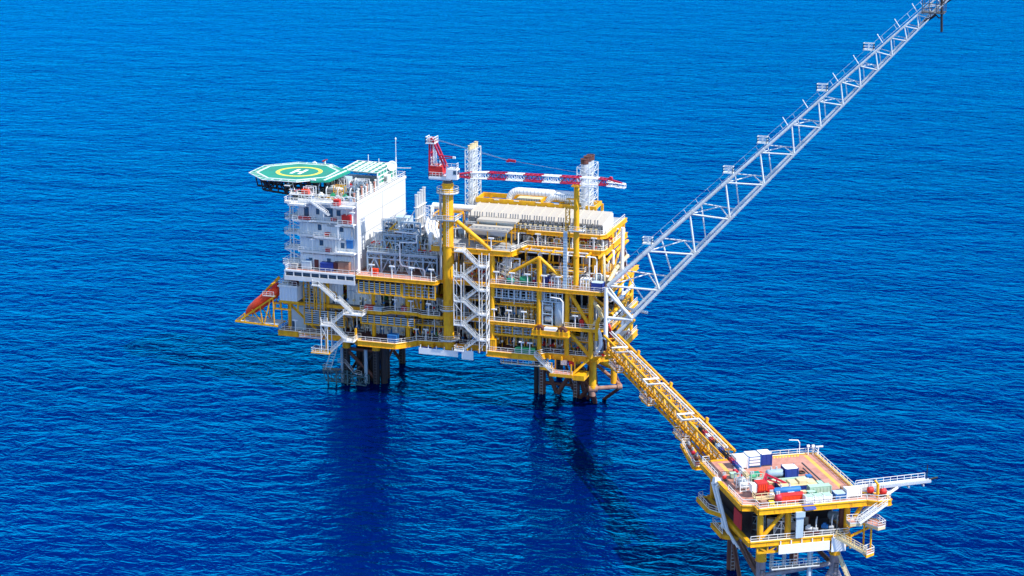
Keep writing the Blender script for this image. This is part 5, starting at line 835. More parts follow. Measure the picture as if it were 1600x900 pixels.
slope((7.2, -11.8, 12.6), (11.6, -11.8, 3), 1.1, 'cream'); part(t, 'ledge', 'cream', lambda b: b.box(5.4, -12.6, 12.2, 7.4, -10.8, 12.5))
simple('gantry_lamp', 'curved white lamp post on the far railing of the smaller platform', 'lamp', 'clean_white', lambda b: b.pipe([(9, 14, ZD), (9, 14, ZD + 2.6), (8.6, 14, ZD + 3.2), (6.6, 14, ZD + 3.4)], .09, 6))
t = thing('corner_gear', 'cluster of white lamps and pipe stubs at the far corner of the smaller platform', 'lamps', (11.8, 13.4, ZD))
[part(t, 'post', 'clean_white', lambda b: b.cyl(x, y, ZD, ZD + 1.7, .12, 6)) for x, y in ((10.8, 13.6), (11.8, 13.4), (12.8, 13))]; part(t, 'lamp_head', 'clean_white', lambda b: [b.box(x - .28, y - .2, ZD + 1.7, x + .28, y + .2, ZD + 2.1) for x, y in ((10.8, 13.6), (11.8, 13.4))] + [b.box(12.2, 12.8, ZD + 1.7, 13.8, 13.1, ZD + 1.95)])
FR[0] = Matrix.Identity(4)
# ------------------------------------------------------------------ blue grey process module left of the crane
t = thing('process_module', 'blue grey steel frame module of trusses between the living quarters and the crane', 'module', (-13, 7, Z3))
def frame_bay(x0, x1, y, z0, z1, n, pat='v'):
    def f(b):
        for k in range(n + 1): x = x0 + (x1 - x0) * k / n; b.bar((x, y, z0), (x, y, z1), .36)
        b.bar((x0, y, z1), (x1, y, z1), .3, .42); b.bar((x0, y, z1 - 1.3), (x1, y, z1 - 1.3), .24, .3)
        for k in range(n):
            xa, xb = x0 + (x1 - x0) * k / n, x0 + (x1 - x0) * (k + 1) / n; xm = (xa + xb) / 2
            b.bar((xa, y + .02, z0), (xm, y + .02, z1 - 1.3), .22); b.bar((xb, y + .02, z0), (xm, y + .02, z1 - 1.3), .22)
            for j in range(2): b.bar((xa + (xb - xa) * j / 2, y, z1 - 1.25), (xa + (xb - xa) * (j + .5) / 2, y, z1 - .1), .13); b.bar((xa + (xb - xa) * (j + .5) / 2, y, z1 - .1), (xa + (xb - xa) * (j + 1) / 2, y, z1 - 1.25), .13)
    return f
for y in (1.6, 8, 14): part(t, 'lower_frame', 'blue_grey', frame_bay(-22.6, -3.2, y, Z3, 38, 5))
for x in (-22.6, -14.8, -3.2): part(t, 'side_beam', 'blue_grey', lambda b: (b.bar((x, 1.6, 38), (x, 14, 38), .3, .4), b.bar((x, 1.6, 36.7), (x, 14, 36.7), .22)))
p = part(t, 'floor', 'grey', lambda b: b.box(-22.8, 1.3, 38.2, -3, 14.2, 38.35)); part(p, 'railing', 'pale_blue', lambda b: b.rail([(-22.7, 14, 38.3), (-22.7, 1.4, 38.3), (-3.1, 1.4, 38.3)], 1.2, 1.5))
for y in (3.4, 9): part(t, 'upper_frame', 'blue_grey', frame_bay(-18.6, -9, y, 38.3, 42.6, 3))
p = part(t, 'floor', 'grey', lambda b: b.box(-19, 3, 42.8, -8.6, 9.6, 42.95)); part(p, 'railing', 'pale_blue', lambda b: b.rail([(-18.9, 9.5, 42.9), (-18.9, 3.1, 42.9), (-8.7, 3.1, 42.9)], 1.2, 1.5))
part(t, 'top_frame', 'blue_grey', frame_bay(-14.4, -9, 5, 42.9, 46, 2)); part(t, 'tower_frame', 'blue_grey', lambda b: [b.truss(((-13, y, 38.3), (-13, y, 44.8)), ((-9, y, 38.3), (-9, y, 44.8)), 4, .16, .12, 'x', False) for y in (2.6, 5)])
part(t, 'loop_pipe', 'clean_white', lambda b: b.pipe([(-8.6, .9, 43.6), (-8.6, .9, 41.8), (-13.2, .9, 41.6), (-13.2, .9, 36.2), (-12.6, .9, 35.4), (-6.8, .9, 35), (-6.4, .9, 34.4), (-6.4, .9, 30)], .17, 8))
part(t, 'loop_pipe', 'clean_white', lambda b: b.pipe([(-15, 2.4, 44), (-8.6, 2.2, 43.8), (-8.6, .9, 43.6)], .17, 8))
part(t, 'panel', 'pale_blue', lambda b: [b.box(x, 8.2, Z3, x + 3.4, 8.5, 36.4) for x in (-22, -17.6, -13.4)]); part(t, 'panel', 'dark_grey', lambda b: b.box(-9.6, 8.2, Z3, -3.4, 8.5, 36.6)); part(t, 'panel', 'dark_steel', lambda b: b.box(-22, 13.6, 38.4, -3.4, 13.8, 41))
t = thing('yellow_pipe_module', 'yellow pipe module with a fat white duct behind the crane pedestal', 'module', (-5, 16, Z4))
part(t, 'frame', 'yellow', lambda b: ([b.bar((x, y, 38), (x, y, 46.4), .4) for x in (-9, -5.4, -2) for y in (13, 19)], [b.bar((-9, y, z), (-2, y, z), .4, .6) for y in (13, 19) for z in (42, 46.4)], [b.bar((x, 13, 46.4), (x, 19, 46.4), .35) for x in (-9, -5.4, -2)], b.bar((-9, 13, 42), (-5.4, 13, 46.2), .25)))
part(t, 'duct', 'clean_white', lambda b: b.tube((-11, 20, 47.4), (2, 20, 47.4), .9, 14)); part(t, 'vessel', 'yellow', lambda b: (b.vessel((-8.4, 15, 43.4), .7, 4, 'x', 12), b.vessel((-8.2, 17, 44.8), .6, 4, 'x', 12))); part(t, 'vessel', 'pale_blue', lambda b: b.vessel((-5, 13.6, 44.6), .7, 2.4, 'x', 12))
t = thing('pipe_chute', 'set of four fat white pipes slanting down beside the crane pedestal', 'pipes', (-6, 6, 38))
for k in range(4): part(t, 'pipe', 'clean_white', lambda b: b.pipe([(-9.4 + k * .9, 12, 46), (-8.2 + k * .95, 7, 44.6), (-5.6 + k * .9, 4, 41.4), (-4.8 + k * .9, 3.4, 38.4)], .36, 10))
t = thing('lattice_mast', 'white lattice mast standing behind the blue grey module', 'mast', (-9, 12, 42)); part(t, 'frame', 'clean_white', lambda b: (b.truss(((-10.2, 11, 41), (-10.2, 11, 49.2)), ((-8.4, 11, 41), (-8.4, 11, 49.6)), 7, .14, .09, 'x'), b.truss(((-8.4, 11, 41), (-8.4, 11, 49.2)), ((-8.4, 13.4, 41), (-8.4, 13.4, 49.6)), 7, .14, .09, 'x')))
t = thing('storage_tank', 'big white upright tank between the accommodation wall and the blue grey module', 'tank', (-21.5, 18, Z3)); part(t, 'shell', 'clean_white', lambda b: b.lathe([(.02, 0), (2.6, 0), (2.6, 5.4), (2.2, 6), (.02, 6.4)], (-21.2, 11.5, Z3), 'z', 20))
t = thing('drilling_equipment_block', 'white cluster of cabinets and ducts on top of the blue grey module', 'equipment', (-17, 10, 38))
part(t, 'cabinet', 'clean_white', lambda b: (b.box(-22, 6, 38.4, -19.4, 10, 42.4), b.box(-22.4, 5.6, 42.4, -19, 10.4, 42.8))); part(t, 'cabinet', 'pale_blue', lambda b: b.box(-18, 10, 43, -14, 13, 46)); part(t, 'duct', 'silver', lambda b: b.pipe([(-20.6, 8, 42.8), (-20.6, 8, 45.4), (-17, 8, 45.8)], .5, 10))
for p, q_ in (((-17.4, 6, 45.4), (-16.2, 6, 47.6)), ((-14.6, 6, 46), (-13.2, 6, 48.4)), ((-12.4, 6, 46.6), (-11, 6, 49))): part(t, 'vent_arm', 'silver', lambda b: b.tube(p, q_, .12, 6))
part(t, 'crane_arm', 'yellow', lambda b: (b.bar((-17.6, 4, 43.6), (-15.4, 4, 45.8), .4), b.bar((-17.4, 4, 44), (-14.8, 4, 44), .5)))
# white piped vessel skid, tanks and boxes along the main deck railing
t = thing('process_skid', 'tall white vessel skid wrapped in pipes on the main deck right of the stair tower', 'skid', (16, 6, Z3))
part(t, 'vessel', 'clean_white', lambda b: (b.lathe([(.02, 0), (1, .3), (1.2, .8), (1.2, 5), (.9, 5.6), (.02, 5.9)], (14.6, 5.4, Z3 + .4), 'z', 16), b.lathe([(.02, 0), (.8, .3), (.9, .7), (.9, 4), (.02, 4.8)], (17.2, 5, Z3 + .3), 'z', 14)))
part(t, 'pipe', 'clean_white', lambda b: (b.pipe([(16, 3.6, Z3), (16, 3.6, 39), (18.6, 3.6, 39), (18.6, 3.6, 33.4)], .26, 8), b.pipe([(13.2, 3.4, Z3), (13.2, 3.4, 37), (14.6, 3.4, 38.2), (14.6, 5, 39)], .2, 8), b.pipe([(15, 2.8, 33.4), (15, 2.8, 36), (17.4, 2.8, 36), (17.4, 2.8, 33)], .18, 8), b.pipe([(20, 3, Z3), (20, 3, 38), (22, 3, 38), (22, 3, Z3)], .14, 6)))
part(t, 'valve', 'cream', lambda b: [b.tube((13.6 + .7 * k, 2.6, 34.2 + (k * 37 % 5) * .7), (13.6 + .7 * k, 2.2, 34.2 + (k * 37 % 5) * .7), .3, 8) for k in range(8)]); part(t, 'frame', 'rail_white', lambda b: b.truss(((13, 2.4, Z3), (13, 2.4, 38)), ((19, 2.4, Z3), (19, 2.4, 36)), 4, .08, .06, 'p', False))
container('dark blue container with grey slatted top on the main deck', 23.6, 1.4, 3.1, 2.6, 2.7, 'blue', 'pale_blue', True, Z3); container('dark blue container at the corner of the main deck by the flare boom', 38.4, .9, 3, 2.4, 2.2, 'blue', 'pale_blue', True, Z3)
container('low salmon crate on the main deck right of the stair tower', 12.8, 1.2, 2.4, 1.4, 1.0, 'pale_rust', 'pale_rust', False, Z3)
tank('teal pump drum on the main deck left of the green tank', 15.8, 1.2, 2.2, .65, 'teal', z=Z3); tank('bright green tank on the main deck left of the dark blue container', 19.2, 1.6, 3.0, 1.0, 'green', z=Z3); tank('red drum between the green tank and the dark blue container', 22.6, 2, .9, .6, 'crane_red', z=Z3); tank('orange drum between the dark blue container and the white cage', 27, 1.4, 1.4, .6, 'orange', z=Z3)
def cage(label, x, m):
    t = thing('storage_cage', label, 'cage', (x + 1.1, 1.2, Z3)); part(t, 'frame', 'clean_white', lambda b: ([b.bar((x + a, .8 + c, Z3), (x + a, .8 + c, Z3 + 2.9), .16) for a in (0, .75, 1.5, 2.3) for c in (0, 2.2)], [b.bar((x, .8 + c, Z3 + z), (x + 2.3, .8 + c, Z3 + z), .14) for c in (0, 2.2) for z in (.2, 1, 1.9, 2.9)], [b.bar((x + a, .8, Z3 + 2.9), (x + a, 3, Z3 + 2.9), .14) for a in (0, .75, 1.5, 2.3)]))
    part(t, 'load', m, lambda b: [b.cyl(x + .5 + .65 * k, 1.9, Z3 + .3, Z3 + 2.3, .3, 8) for k in range(3)])
cage('white cage of grey bottles on the main deck right of the dark blue container', 28, 'silver'); cage('cream cage of pale bottles on the main deck near the boom rest', 31, 'cream'); cage('cream cage just right of the boom rest post', 35.6, 'cream')
t = thing('filter_unit', 'pale blue filter frame with an upright tank on the grey reel shelf', 'filter unit', (28, 2, Z2)); part(t, 'frame', 'pale_blue', lambda b: ([b.bar((x, y, Z2), (x, y, 29.4), .26) for x in (25.8, 28.4) for y in (.2, 2.6)], [b.bar((25.8, y, z), (28.4, y, z), .22) for y in (.2, 2.6) for z in (23.1, 26, 28.6, 29.4)])); part(t, 'filter', 'silver', lambda b: [b.vessel((26, 1.3, z), .8, 2.3, 'x', 10) for z in (24.4, 27.3)]); part(t, 'tank', 'pale_blue', lambda b: b.lathe([(.02, 0), (1.3, 0), (1.3, 5.8), (1.0, 6.4), (.02, 6.6)], (30, 1.6, Z2), 'z', 16))
part(t, 'pipe', 'clean_white', lambda b: b.pipe([(28, -.2, 30.6), (30.6, -.2, 30.4), (31.3, -.2, 29.6), (31.3, -.2, 24)], .16, 8))
t = thing('hose_reel_shelf', 'yellow shelf with two rusty hose reels below the pale blue filter unit', 'hose reels', (27.5, -2, 21)); part(t, 'shelf', 'yellow', lambda b: (b.box(23.8, -2.6, 21.2, 33.4, -.8, 22.3), b.box(23.6, -2.8, 20.9, 33.6, -.9, 21.2))); part(t, 'reel', 'rust_steel', lambda b: b.tube((25.6, -2.5, 22.1), (25.6, -1.0, 22.1), 1.35, 18)); part(t, 'reel', 'rust_steel', lambda b: b.tube((31.6, -2.5, 22.1), (31.6, -1.0, 22.1), 1.35, 18)); part(t, 'bin', 'clean_white', lambda b: b.box(27.0, -2.4, 22.303, 30.2, -1, 23.0)); part(t, 'bracket', 'yellow', lambda b: [b.bar((x, -2.7, 21.3), (x, -2.7, 22.9), .18) for x in (25.1, 26.1, 31.1, 32.1)])
crate('bright red crate on the balcony of the middle deck', -23, -.4, Z2, 2.4, 1.4, 1.2, 'red'); crate('grey blue crate beside the red one on the balcony of the middle deck', -20.4, -.4, Z2, 2.3, 1.4, 1.1, 'blue_grey'); crate('light blue crate on the lowest deck balcony left of the pedestal', -16, -1.9, Z1, 2.5, 2.2, 2.0, 'mid_blue')
crate('dark red hose box on the middle deck beside the ochre wall', -13.4, 1.6, Z2, 1.4, 1, 1.2, 'crane_red'); crate('orange red hose box on the main deck behind the louvred wall', -20.6, -.8, Z3, 1.6, 1, 1.4, 'orange'); crate('red cabinet at the far right of the middle deck', 35.2, 1.6, Z2, 1.1, .9, 1.9, 'red'); crate('yellow cabinet at the left corner of the lowest right balcony', 11.6, -.6, Z1, 1.7, 1.6, 3.0, 'yellow')
crate('dark green tarped crate on the lowest right balcony', 18.6, -.4, Z1, 5, 2.6, 1.1, 'green'); crate('white cabinet at the front of the lowest right corner', 30, 2.6, 11.9, 1.6, 1, 1.6, 'clean_white'); crate('red box at the front of the lowest right corner', 32.2, 2.6, 11.9, 1.4, 1, 1.5, 'red')
# hanging lower landing and steps at the right end
t = thing('hanging_landing', 'yellow hanging landing with white steps below the lowest right deck', 'landing', (30, 0, 11)); part(t, 'floor', 'salmon', lambda b: b.box(28.4, -1.6, 10.6, 34.4, 2.4, 10.75)); part(t, 'edge_beam', 'yellow', lambda b: (b.box(28.3, -1.75, 10.1, 34.5, -1.602, 10.9), b.box(34.402, -1.6, 9.6, 37.5, 3, 10.9), b.box(25, .4, 10.9, 29, .6, 11.6))); [part(t, 'hanger', 'yellow', lambda b: b.bar(*q_)) for q_ in [((x, y, 10.6), (x, y, 13.6), .3) for x in (28.8, 34) for y in (-1.4, 2)] + [((34, -1.4, 10.8), (38.2, 1, 15), .5)]]; part(t, 'railing', 'rail_white', lambda b: b.rail([(28.4, 2.2, 10.75), (28.4, -1.5, 10.75), (34.3, -1.5, 10.75)], 1.1, 1.3))
flight(t, (24.2, -1.6, 15.1), (29.0, -1.6, 10.9))
t = thing('hanging_walkway', 'narrow hanging walkway with white railings under the lowest right balcony', 'walkway', (20, 0, 11.6)); part(t, 'grating', 'cream', lambda b: b.box(14.4, .4, 11.6, 28.3, 1.8, 11.75)); part(t, 'railing', 'rail_white', lambda b: b.rail([(14.4, 1.7, 11.7), (14.4, .45, 11.7), (28.2, .45, 11.7)], 1.3, 1.5)); [part(t, 'hanger', 'yellow', lambda b: b.bar((x, 1.1, 11.7), (x, 1.1, 13.6), .16)) for x in (15, 19, 23, 27)]
# ------------------------------------------------------------------ equipment that fills the bays
def proto(kind, m, m2):
    t = thing(kind, 'tmp', 'equipment', (0, 0, -60)); o = -60.0
    if kind == 'pressure_vessel':
        part(t, 'shell', m, lambda b: b.vessel((-1.6, 0, o + 1.5), .85, 3.2, 'x', 12)); [part(t, 'saddle', 'grey', lambda b: b.box(x - .15, -.6, o, x + .15, .6, o + 1)) for x in (-.9, .9)]; part(t, 'pipe', m2, lambda b: (b.pipe([(-.7, 0, o + 2.2), (-.7, 0, o + 3.4), (1.2, 0, o + 3.4), (1.2, .6, o + 5.4)], .16, 6), b.pipe([(1, -.5, o + 1.5), (1, -1, o + 1.5), (1, -1, o)], .14, 6)))
    elif kind == 'pump_skid':
        part(t, 'base', m2, lambda b: b.box(-1.4, -.7, o, 1.4, .7, o + .35)); part(t, 'motor', m, lambda b: (b.tube((-1.2, 0, o + .95), (.1, 0, o + .95), .48, 10), b.box(-.9, -.3, o + 1.4, -.3, .3, o + 1.7))); part(t, 'pump', 'silver', lambda b: (b.tube((.3, 0, o + .9), (1.2, 0, o + .9), .38, 10), b.pipe([(.8, 0, o + 1.2), (.8, 0, o + 2.6), (.8, .9, o + 3.2)], .16, 6)))
    elif kind == 'pipe_manifold':
        part(t, 'pipe', m, lambda b: ([b.pipe([(x, 0, o), (x, 0, o + 2.2 + .5 * (k % 3)), (x, .8, o + 2.8 + .5 * (k % 3)), (x, .8, o + 4.4)], .13 + .04 * (k % 2), 6) for k, x in enumerate((-1.3, -.8, -.3, .3, .8, 1.3))], b.tube((-1.6, -.1, o + 1.0), (1.6, -.1, o + 1.0), .2, 8))); part(t, 'valve', m2, lambda b: [b.tube((x, -.1, o + 1.7 + .3 * (k % 2)), (x, -.55, o + 1.7 + .3 * (k % 2)), .24, 8) for k, x in enumerate((-1.3, -.8, -.3, .3, .8, 1.3))])
    elif kind == 'control_cabinet':
        part(t, 'body', m, lambda b: b.box(-1.1, -.45, o + .1, 1.1, .45, o + 2.2)); part(t, 'door', m2, lambda b: [b.box(-1.02 + .7 * k, -.5, o + .25, -.4 + .7 * k, -.453, o + 2.05) for k in range(3)]); part(t, 'plinth', 'dark_grey', lambda b: b.box(-1.1, -.45, o, 1.1, .45, o + .097))
    elif kind == 'upright_column':
        part(t, 'shell', m, lambda b: b.lathe([(.02, 0), (.75, .05), (.75, 4.6), (.5, 5.1), (.02, 5.3)], (0, 0, o + .5), 'z', 12)); part(t, 'skirt', 'grey', lambda b: b.cyl(0, 0, o, o + .6, .8, 12)); part(t, 'pipe', m2, lambda b: (b.pipe([(.9, -.3, o), (.9, -.3, o + 4.4), (.2, -.3, o + 5.6)], .14, 6), b.pipe([(-1, 0, o), (-1, 0, o + 3), (-.5, 0, o + 3)], .11, 6)))
    elif kind == 'equipment_frame':
        part(t, 'frame', m, lambda b: ([b.bar((x, y, o), (x, y, o + 3.2), .17) for x in (-1.4, 0, 1.4) for y in (-.8, .8)], [b.bar((-1.4, y, o + z), (1.4, y, o + z), .15) for y in (-.8, .8) for z in (.3, 1.6, 3.1)], b.bar((-1.4, -.82, o + .3), (0, -.82, o + 3.1), .1), b.bar((1.4, -.82, o + .3), (0, -.82, o + 3.1), .1))); part(t, 'unit', m2, lambda b: (b.box(-1.1, -.5, o + .4, -.1, .5, o + 1.4), b.vessel((-1.1, 0, o + 2.2), .42, 2.2, 'x', 8), b.box(.3, -.5, o + .4, 1.1, .5, o + 1.2)))
    return t
KINDS = [('pressure_vessel', 'vessel', (('clean_white', 'grey', 'white'), ('grey', 'clean_white', 'grey'), ('dark_grey', 'yellow', 'dark grey'), ('blue_grey', 'silver', 'blue grey'))), ('pump_skid', 'pump', (('mid_blue', 'grey', 'blue'), ('green', 'grey', 'green'), ('clean_white', 'maroon', 'white'), ('red', 'grey', 'red'))),  # dark tones mixed into the palette to deepen the shade of the bays
    ('pipe_manifold', 'pipes', (('clean_white', 'cream', 'white'), ('silver', 'red', 'silver'), ('yellow', 'red', 'yellow'), ('pale_rust', 'cream', 'rusty pink'))), ('control_cabinet', 'cabinet', (('maroon', 'grey', 'maroon'), ('blue_grey', 'dark_grey', 'blue grey'), ('cream', 'white', 'cream'))),
    ('upright_column', 'vessel', (('clean_white', 'cream', 'white'), ('blue_grey', 'yellow', 'blue grey'), ('rust_steel', 'silver', 'rust brown'))), ('equipment_frame', 'skid', (('clean_white', 'dark_grey', 'white'), ('yellow', 'grey', 'yellow'), ('yellow', 'clean_white', 'yellow and white'), ('blue_grey', 'dark_grey', 'blue grey')))]
WORD = {'pressure_vessel': 'lying pressure vessel', 'pump_skid': 'pump on a skid', 'pipe_manifold': 'upright pipes with valves', 'control_cabinet': 'control cabinet', 'upright_column': 'upright vessel', 'equipment_frame': 'equipment frame'}
ZONES = ((-37, 'at the lifeboat end'), (-25, 'behind the left zigzag stairs'), (-12, 'behind the louvred walls'), (-2, 'left of the crane pedestal'), (4, 'behind the crane pedestal'), (12, 'behind the stair tower'), (24.6, 'right of the stair tower'), (35, 'below the boom rest'), (99, 'at the flare boom end'))
used, cnt = {}, {}
def place(kind, cat, col, x, y, z, dk, row):
    key = (kind, col[2])
    word = '%s %s %s, %s, %s' % (col[2], WORD[kind], dk, next(n for lim, n in ZONES if x < lim), row) if not any(w in dk for w in ('module', 'roof', 'right end')) else '%s %s %s, %s' % (col[2], WORD[kind], dk, row)
    lab = word; grp = 'equipment in the deck bays'
    if key not in used: o = used[key] = proto(kind, col[0], col[1]); o.location = FR[0] @ Vector((x, y, z)); o['label'] = lab
    else: o = dup(used[key], (x, y, z), lab)
    o['category'] = cat; o['group'] = 'same ' + lab if cnt.get(lab) else grp
    cnt.setdefault(lab, []).append(o)
    return o
def fill(z, dk, xs, rows, skip=(), low=False):
    for y, row in rows:
        for x in xs:
            if any(a <= x <= c and y < d for a, c, d in skip) or rnd.random() < .06: continue
            kind, cat, cols = rnd.choice([KINDS[1], KINDS[3], KINDS[5]] if low else [KINDS[j] for j in (0, 0, 0, 1, 1, 1, 2, 3, 3, 4, 4, 5, 5, 5, 5)]); place(kind, cat, rnd.choice([c_ for c_ in cols if 'module' not in dk or c_[0] in ('clean_white', 'blue_grey', 'grey', 'silver', 'mid_blue')] or [('pale_blue', 'silver', 'pale blue')]), x + rnd.uniform(-.4, .4), y + rnd.uniform(-.4, .4), z, dk, row)
A = lambda a, c, s_=2.9: list(np.arange(a, c, s_))
fill(Z1, 'on the lowest deck', A(-39, 41), ((6.6, 'front row'), (10.6, 'second row'), (15, 'back row')), ((-47, -30.5, 7), (-23.4, -13.6, 8), (-2, 2.6, 8)))
fill(Z2, 'on the middle deck', A(-43, 40), ((5.4, 'front row'), (9.6, 'second row'), (14, 'back row')), ((-38, -19.6, 9), (-17, -8, 10), (-2, 2.6, 7), (25, 32, 4)))
fill(Z3, 'on the main deck', A(-1, 42), ((5.4, 'front row'), (9.4, 'second row'), (13, 'back row')), ((-2, 3, 7), (12, 20, 8)))
fill(Z4, 'on the upper deck', A(-2, 41), ((11.6, 'front row'), (15.4, 'back row')), ((-2, 4, 7),))
fill(Z4, 'on the upper deck', A(18, 18.5), ((4, 'front row'),))
fill(Z3, 'inside the blue grey module', A(-21, -4), ((4.6, 'front row'), (11, 'back row'))); fill(38.35, 'on the floor of the blue grey module', A(-21, -4, 3.1), ((4.8, 'front row'), (8.2, 'second row'), (11.6, 'back row'))); fill(42.95, 'on top of the blue grey module', A(-17.6, -9.4, 2.9), ((5, 'front row'), (7.8, 'back row')))
fill(50.95, 'on the accommodation roof', A(-39, -27, 3.3), ((4, 'front row'), (7, 'next row'), (12.6, 'third row'), (16, 'back row')), low=True)
fill(Z3, 'on the right end of the main deck', (40.2,), tuple((y, 'right end row') for y in (8, 11.5, 15, 18.5, 22, 25.5))); fill(Z2, 'on the right end of the middle deck', (40.6,), tuple((y, 'right end row') for y in (7, 10.5, 17.5, 21, 24.5))); fill(Z1, 'on the right end of the lowest deck', (40.8,), tuple((y, 'right end row') for y in (8, 11.5, 18, 22, 26)))
FR[0] = Matrix.Translation((105.4, -93.5, 0)) @ Matrix.Rotation(R(31), 4, 'Z'); _z = ZONES; ZONES = ((-3, 'at the left'), (3, 'in the middle'), (99, 'at the right'))
fill(ZL, 'low on the smaller platform', A(-7.5, 8.8, 3.2), ((-11.6, 'front row'), (-8, 'back row'))); FR[0] = Matrix.Identity(4); ZONES = _z
for lab, os_ in cnt.items():
    for o in os_: o['group'] = lab if len(os_) > 1 else 'equipment in the deck bays'
# thin white, yellow and silver pipe loops close to the deck edges
loops_ = {}
for z, dk, x0, x1, yy, h in ((Z1, 'lowest', -40, 40, 4.4, 5.2), (Z2, 'middle', -42, 39, 3.2, 6), (Z3, 'main', 4, 40, 3.4, 5.4), (Z4, 'upper', 19, 38, 9.6, 2.6), (38.3, 'blue grey module', -21, -4, 2.6, 3.6), (50.95, 'accommodation roof', -38, -27, 2.6, 1.6)):
    x = x0
    while x < x1:
        m, cn = rnd.choice((('clean_white', 'white'), ('yellow', 'yellow'), ('silver', 'silver'), ('clean_white', 'white'), ('cream', 'cream'), ('pale_blue', 'bluish'))); hh = h * rnd.uniform(.45, 1); w_ = rnd.uniform(.7, 2.4); y = yy + rnd.uniform(-.5, .9); r = rnd.uniform(.07, .15)
        lab = '%s bent pipe loop at the edge of the %s%s, %s' % (cn, dk, '' if ' ' in dk else ' deck', 'over it' if ' ' in dk else next(n for lim, n in ZONES if x < lim))
        t = thing('pipe_loop', lab, 'pipe', (x, y, z)); loops_.setdefault(lab, []).append(t)
        part(t, 'pipe', m, lambda b: b.pipe([(x, y, z), (x, y, z + hh - .3), (x + .3, y, z + hh), (x + w_ - .3, y, z + hh), (x + w_, y, z + hh - .3), (x + w_, y + .4, z + hh * rnd.uniform(.1, .5)), (x + w_, y + 1.6, z + hh * .1)], r, 6))
        part(t, 'valve', rnd.choice(('red', 'cream', 'mid_blue', 'clean_white')), lambda b: (b.tube((x, y - .3, z + hh * .4), (x, y + .3, z + hh * .4), .28, 8), b.tube((x, y, z + hh * .4 - .25), (x, y, z + hh * .4 + .25), r * 1.9, 8)))
        x += rnd.uniform(1.1, 2.3)
for lab, ts in loops_.items():
    for o in ts: o['group'] = lab if len(ts) > 1 else 'pipe loops at the deck edges'
# pipe runs under the decks
ri = 0
for z, nm in ((Z1, 'lowest'), (Z2, 'middle'), (Z3, 'main'), (Z4, 'upper')):
    for k, (m, cn) in enumerate((('clean_white', 'white'), ('yellow', 'yellow'), ('silver', 'silver'), ('pale_rust', 'rusty pink'), ('pale_blue', 'pale blue'))):
        hi = z + (6.4 if z < Z2 else 8.2 if z < Z4 else 3.0); y = (3.8 + 1.5 * k) if z < Z4 else 9.6 + 1.2 * k; x0 = (-44 if z < Z3 else -1) + 2.4 * k; x1 = 39 - 2.8 * ((k * 3) % 5)
        t = thing('pipe_run', '%s pipe run along the bays above the %s deck' % (cn, nm), 'pipes', (x0, y, hi)); r = .16 + .05 * (k % 3)
        part(t, 'pipe', m, lambda b: (b.pipe([(x0, y, z + .4), (x0, y, hi - .6), (x0 + .5, y, hi - .1), (x1 - .5, y, hi - .1), (x1, y, hi - .6), (x1, y, z + .4)], r, 8), [b.pipe([(x, y, hi - .1), (x, y - 1.1, hi - .1), (x, y - 1.1, hi - 2.4 - (j % 3))], r * .8, 6) for j, x in enumerate(np.arange(x0 + 3 + k, x1 - 2, 7.3))]))
        part(t, 'hanger', 'grey', lambda b: [b.bar((x, y, hi), (x, y, hi + .9), .1) for x in np.arange(x0 + 1, x1, 4)])
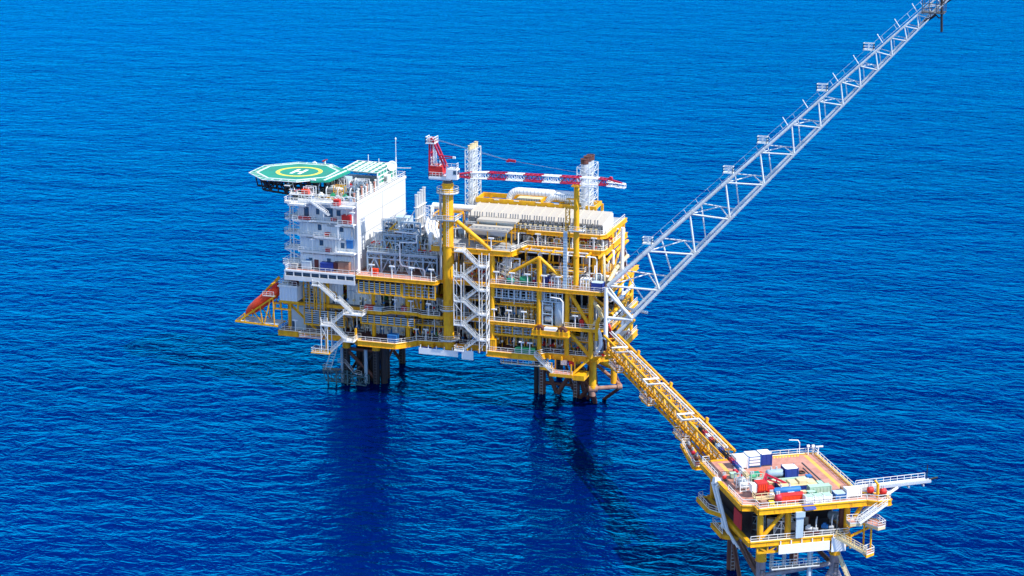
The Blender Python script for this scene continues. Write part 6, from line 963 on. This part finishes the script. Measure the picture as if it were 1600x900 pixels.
# pipework clad on the right end
for i, (pts, r, m, d) in enumerate(((([(38.6, 1.6, 30), (40.4, 1, 28.6), (41.4, 1, 26.4), (40.4, 1, 25), (38.8, 1.4, 24)]), .5, 'cream', 'fat cream bent pipe at the right front corner of the middle deck'), ([(42, 1.6, 31), (42, 1.6, 27.6), (40.2, .6, 25.2), (40, .6, 20)], .5, 'yellow', 'fat yellow bent pipe at the right front corner of the middle deck'),
    ([(39.6, .8, 23.6), (41, .8, 21.8), (41, 1.4, 18), (39, 2.6, 16)], .5, 'clean_white', 'fat white bent pipe at the right front corner of the lowest deck'), ([(40, 9, 38.5), (40.6, 12, 39.6), (40.6, 20, 39.8), (40.6, 28, 39.8)], .45, 'yellow', 'yellow pipe sloping along the right end above the main deck'), ([(42, 4, 34.4), (41.6, 12, 36), (41.2, 26, 36.2)], .55, 'cream', 'cream pipe along the right end above the main deck'),
    ([(42.6, 4, 30), (43.4, 9, 29), (43.4, 24, 29)], .4, 'clean_white', 'white pipe along the right end below the main deck'), ([(42.8, 4, 26), (43.5, 8, 27), (43.5, 22, 27)], .45, 'yellow', 'yellow pipe along the right end below the main deck'), ([(42, 5, 14), (43.8, 10, 19), (43.8, 24, 19.4)], .4, 'yellow', 'yellow pipe along the right end above the lowest deck'),
    ([(41, 3.4, 15.4), (43.2, 3, 18), (43.2, 3, 22), (42, 4, 24.4)], .35, 'red', 'red pipe at the right front corner of the lowest deck'), ([(40.4, 6, 33), (40.4, 6, 38.6), (39.4, 9, 40.6)], .35, 'cream', 'upright cream pipe at the right end of the main deck'), ([(40.8, 13, 33), (40.8, 13, 40.8)], .4, 'clean_white', 'upright white pipe at the right end of the main deck'))):
    t = thing('process_pipe', d, 'pipe', pts[0]); ap = arc_pipe(pts, 4); part(t, 'pipe', m, lambda b: b.pipe(ap, r, 10)); part(t, 'flange', m, lambda b: [b.pipe([ap[j], ap[j] + (ap[j + 1] - ap[j]).normalized() * .2], r * 1.35, 10) for j in sorted({0, (len(ap) - 1) // 2, len(ap) - 2})])
# ------------------------------------------------------------------ floodlight posts along the railings
def lamp_proto():
    t = thing('floodlight_post', 'tmp', 'lamp post', (0, 0, -80)); part(t, 'pole', 'clean_white', lambda b: b.cyl(0, 0, -80, -76.9, .13, 8)); part(t, 'lamp_head', 'clean_white', lambda b: b.box(-.75, -.2, -76.9, .75, .2, -76.6)); part(t, 'bracket', 'clean_white', lambda b: b.box(-.12, -.12, -77.3, .12, .12, -76.9)); return t
lp = None
for nm, ps in (('main deck railing left of the crane pedestal', ((-19.6, -3, Z3), (-14, -3, Z3), (-8.6, -3, Z3), (-3.2, -3, Z3))), ('middle deck railing left of the crane pedestal', ((-14.8, 1, Z2), (-10.4, 1, Z2), (-5, -.2, Z2))), ('lowest deck railing left of the crane pedestal', ((-9.4, 2, Z1), (-6.8, 2.4, Z1), (-43, 0, Z1))), ('main deck railing right of the stair tower', ((13.4, .1, Z3), (17.6, .1, Z3), (21.8, .1, Z3), (26.2, .1, Z3), (30, .1, Z3), (37.4, .1, Z3))),
    ('middle deck railing right of the stair tower', ((12.8, .1, Z2), (16.8, .1, Z2), (20.8, .1, Z2), (34.4, .5, Z2))), ('lowest balcony railing right of the stair tower', ((20.6, -1, Z1), (22.8, -1, Z1))), ('upper deck edge', ((12, .2, Z4), (22, 8.2, Z4), (37, 8.2, Z4), (39.6, 20, Z4))), ('accommodation balconies', ((-36.8, -1.5, 37.9), (-29.2, -2.2, 42.2), (-25, -2.4, 46.1)))):
    for i, pt in enumerate(ps):
        lb = ('white floodlight post on the %s' if len(ps) == 1 else ['leftmost', 'second', 'third', 'fourth', 'fifth', 'sixth'][i] + ' white floodlight post on the %s') % nm
        if lp is None: lp = lamp_proto(); lp.location = pt; lp['label'] = lb; o = lp
        else: o = dup(lp, pt, lb)
        o['group'] = 'floodlight posts'
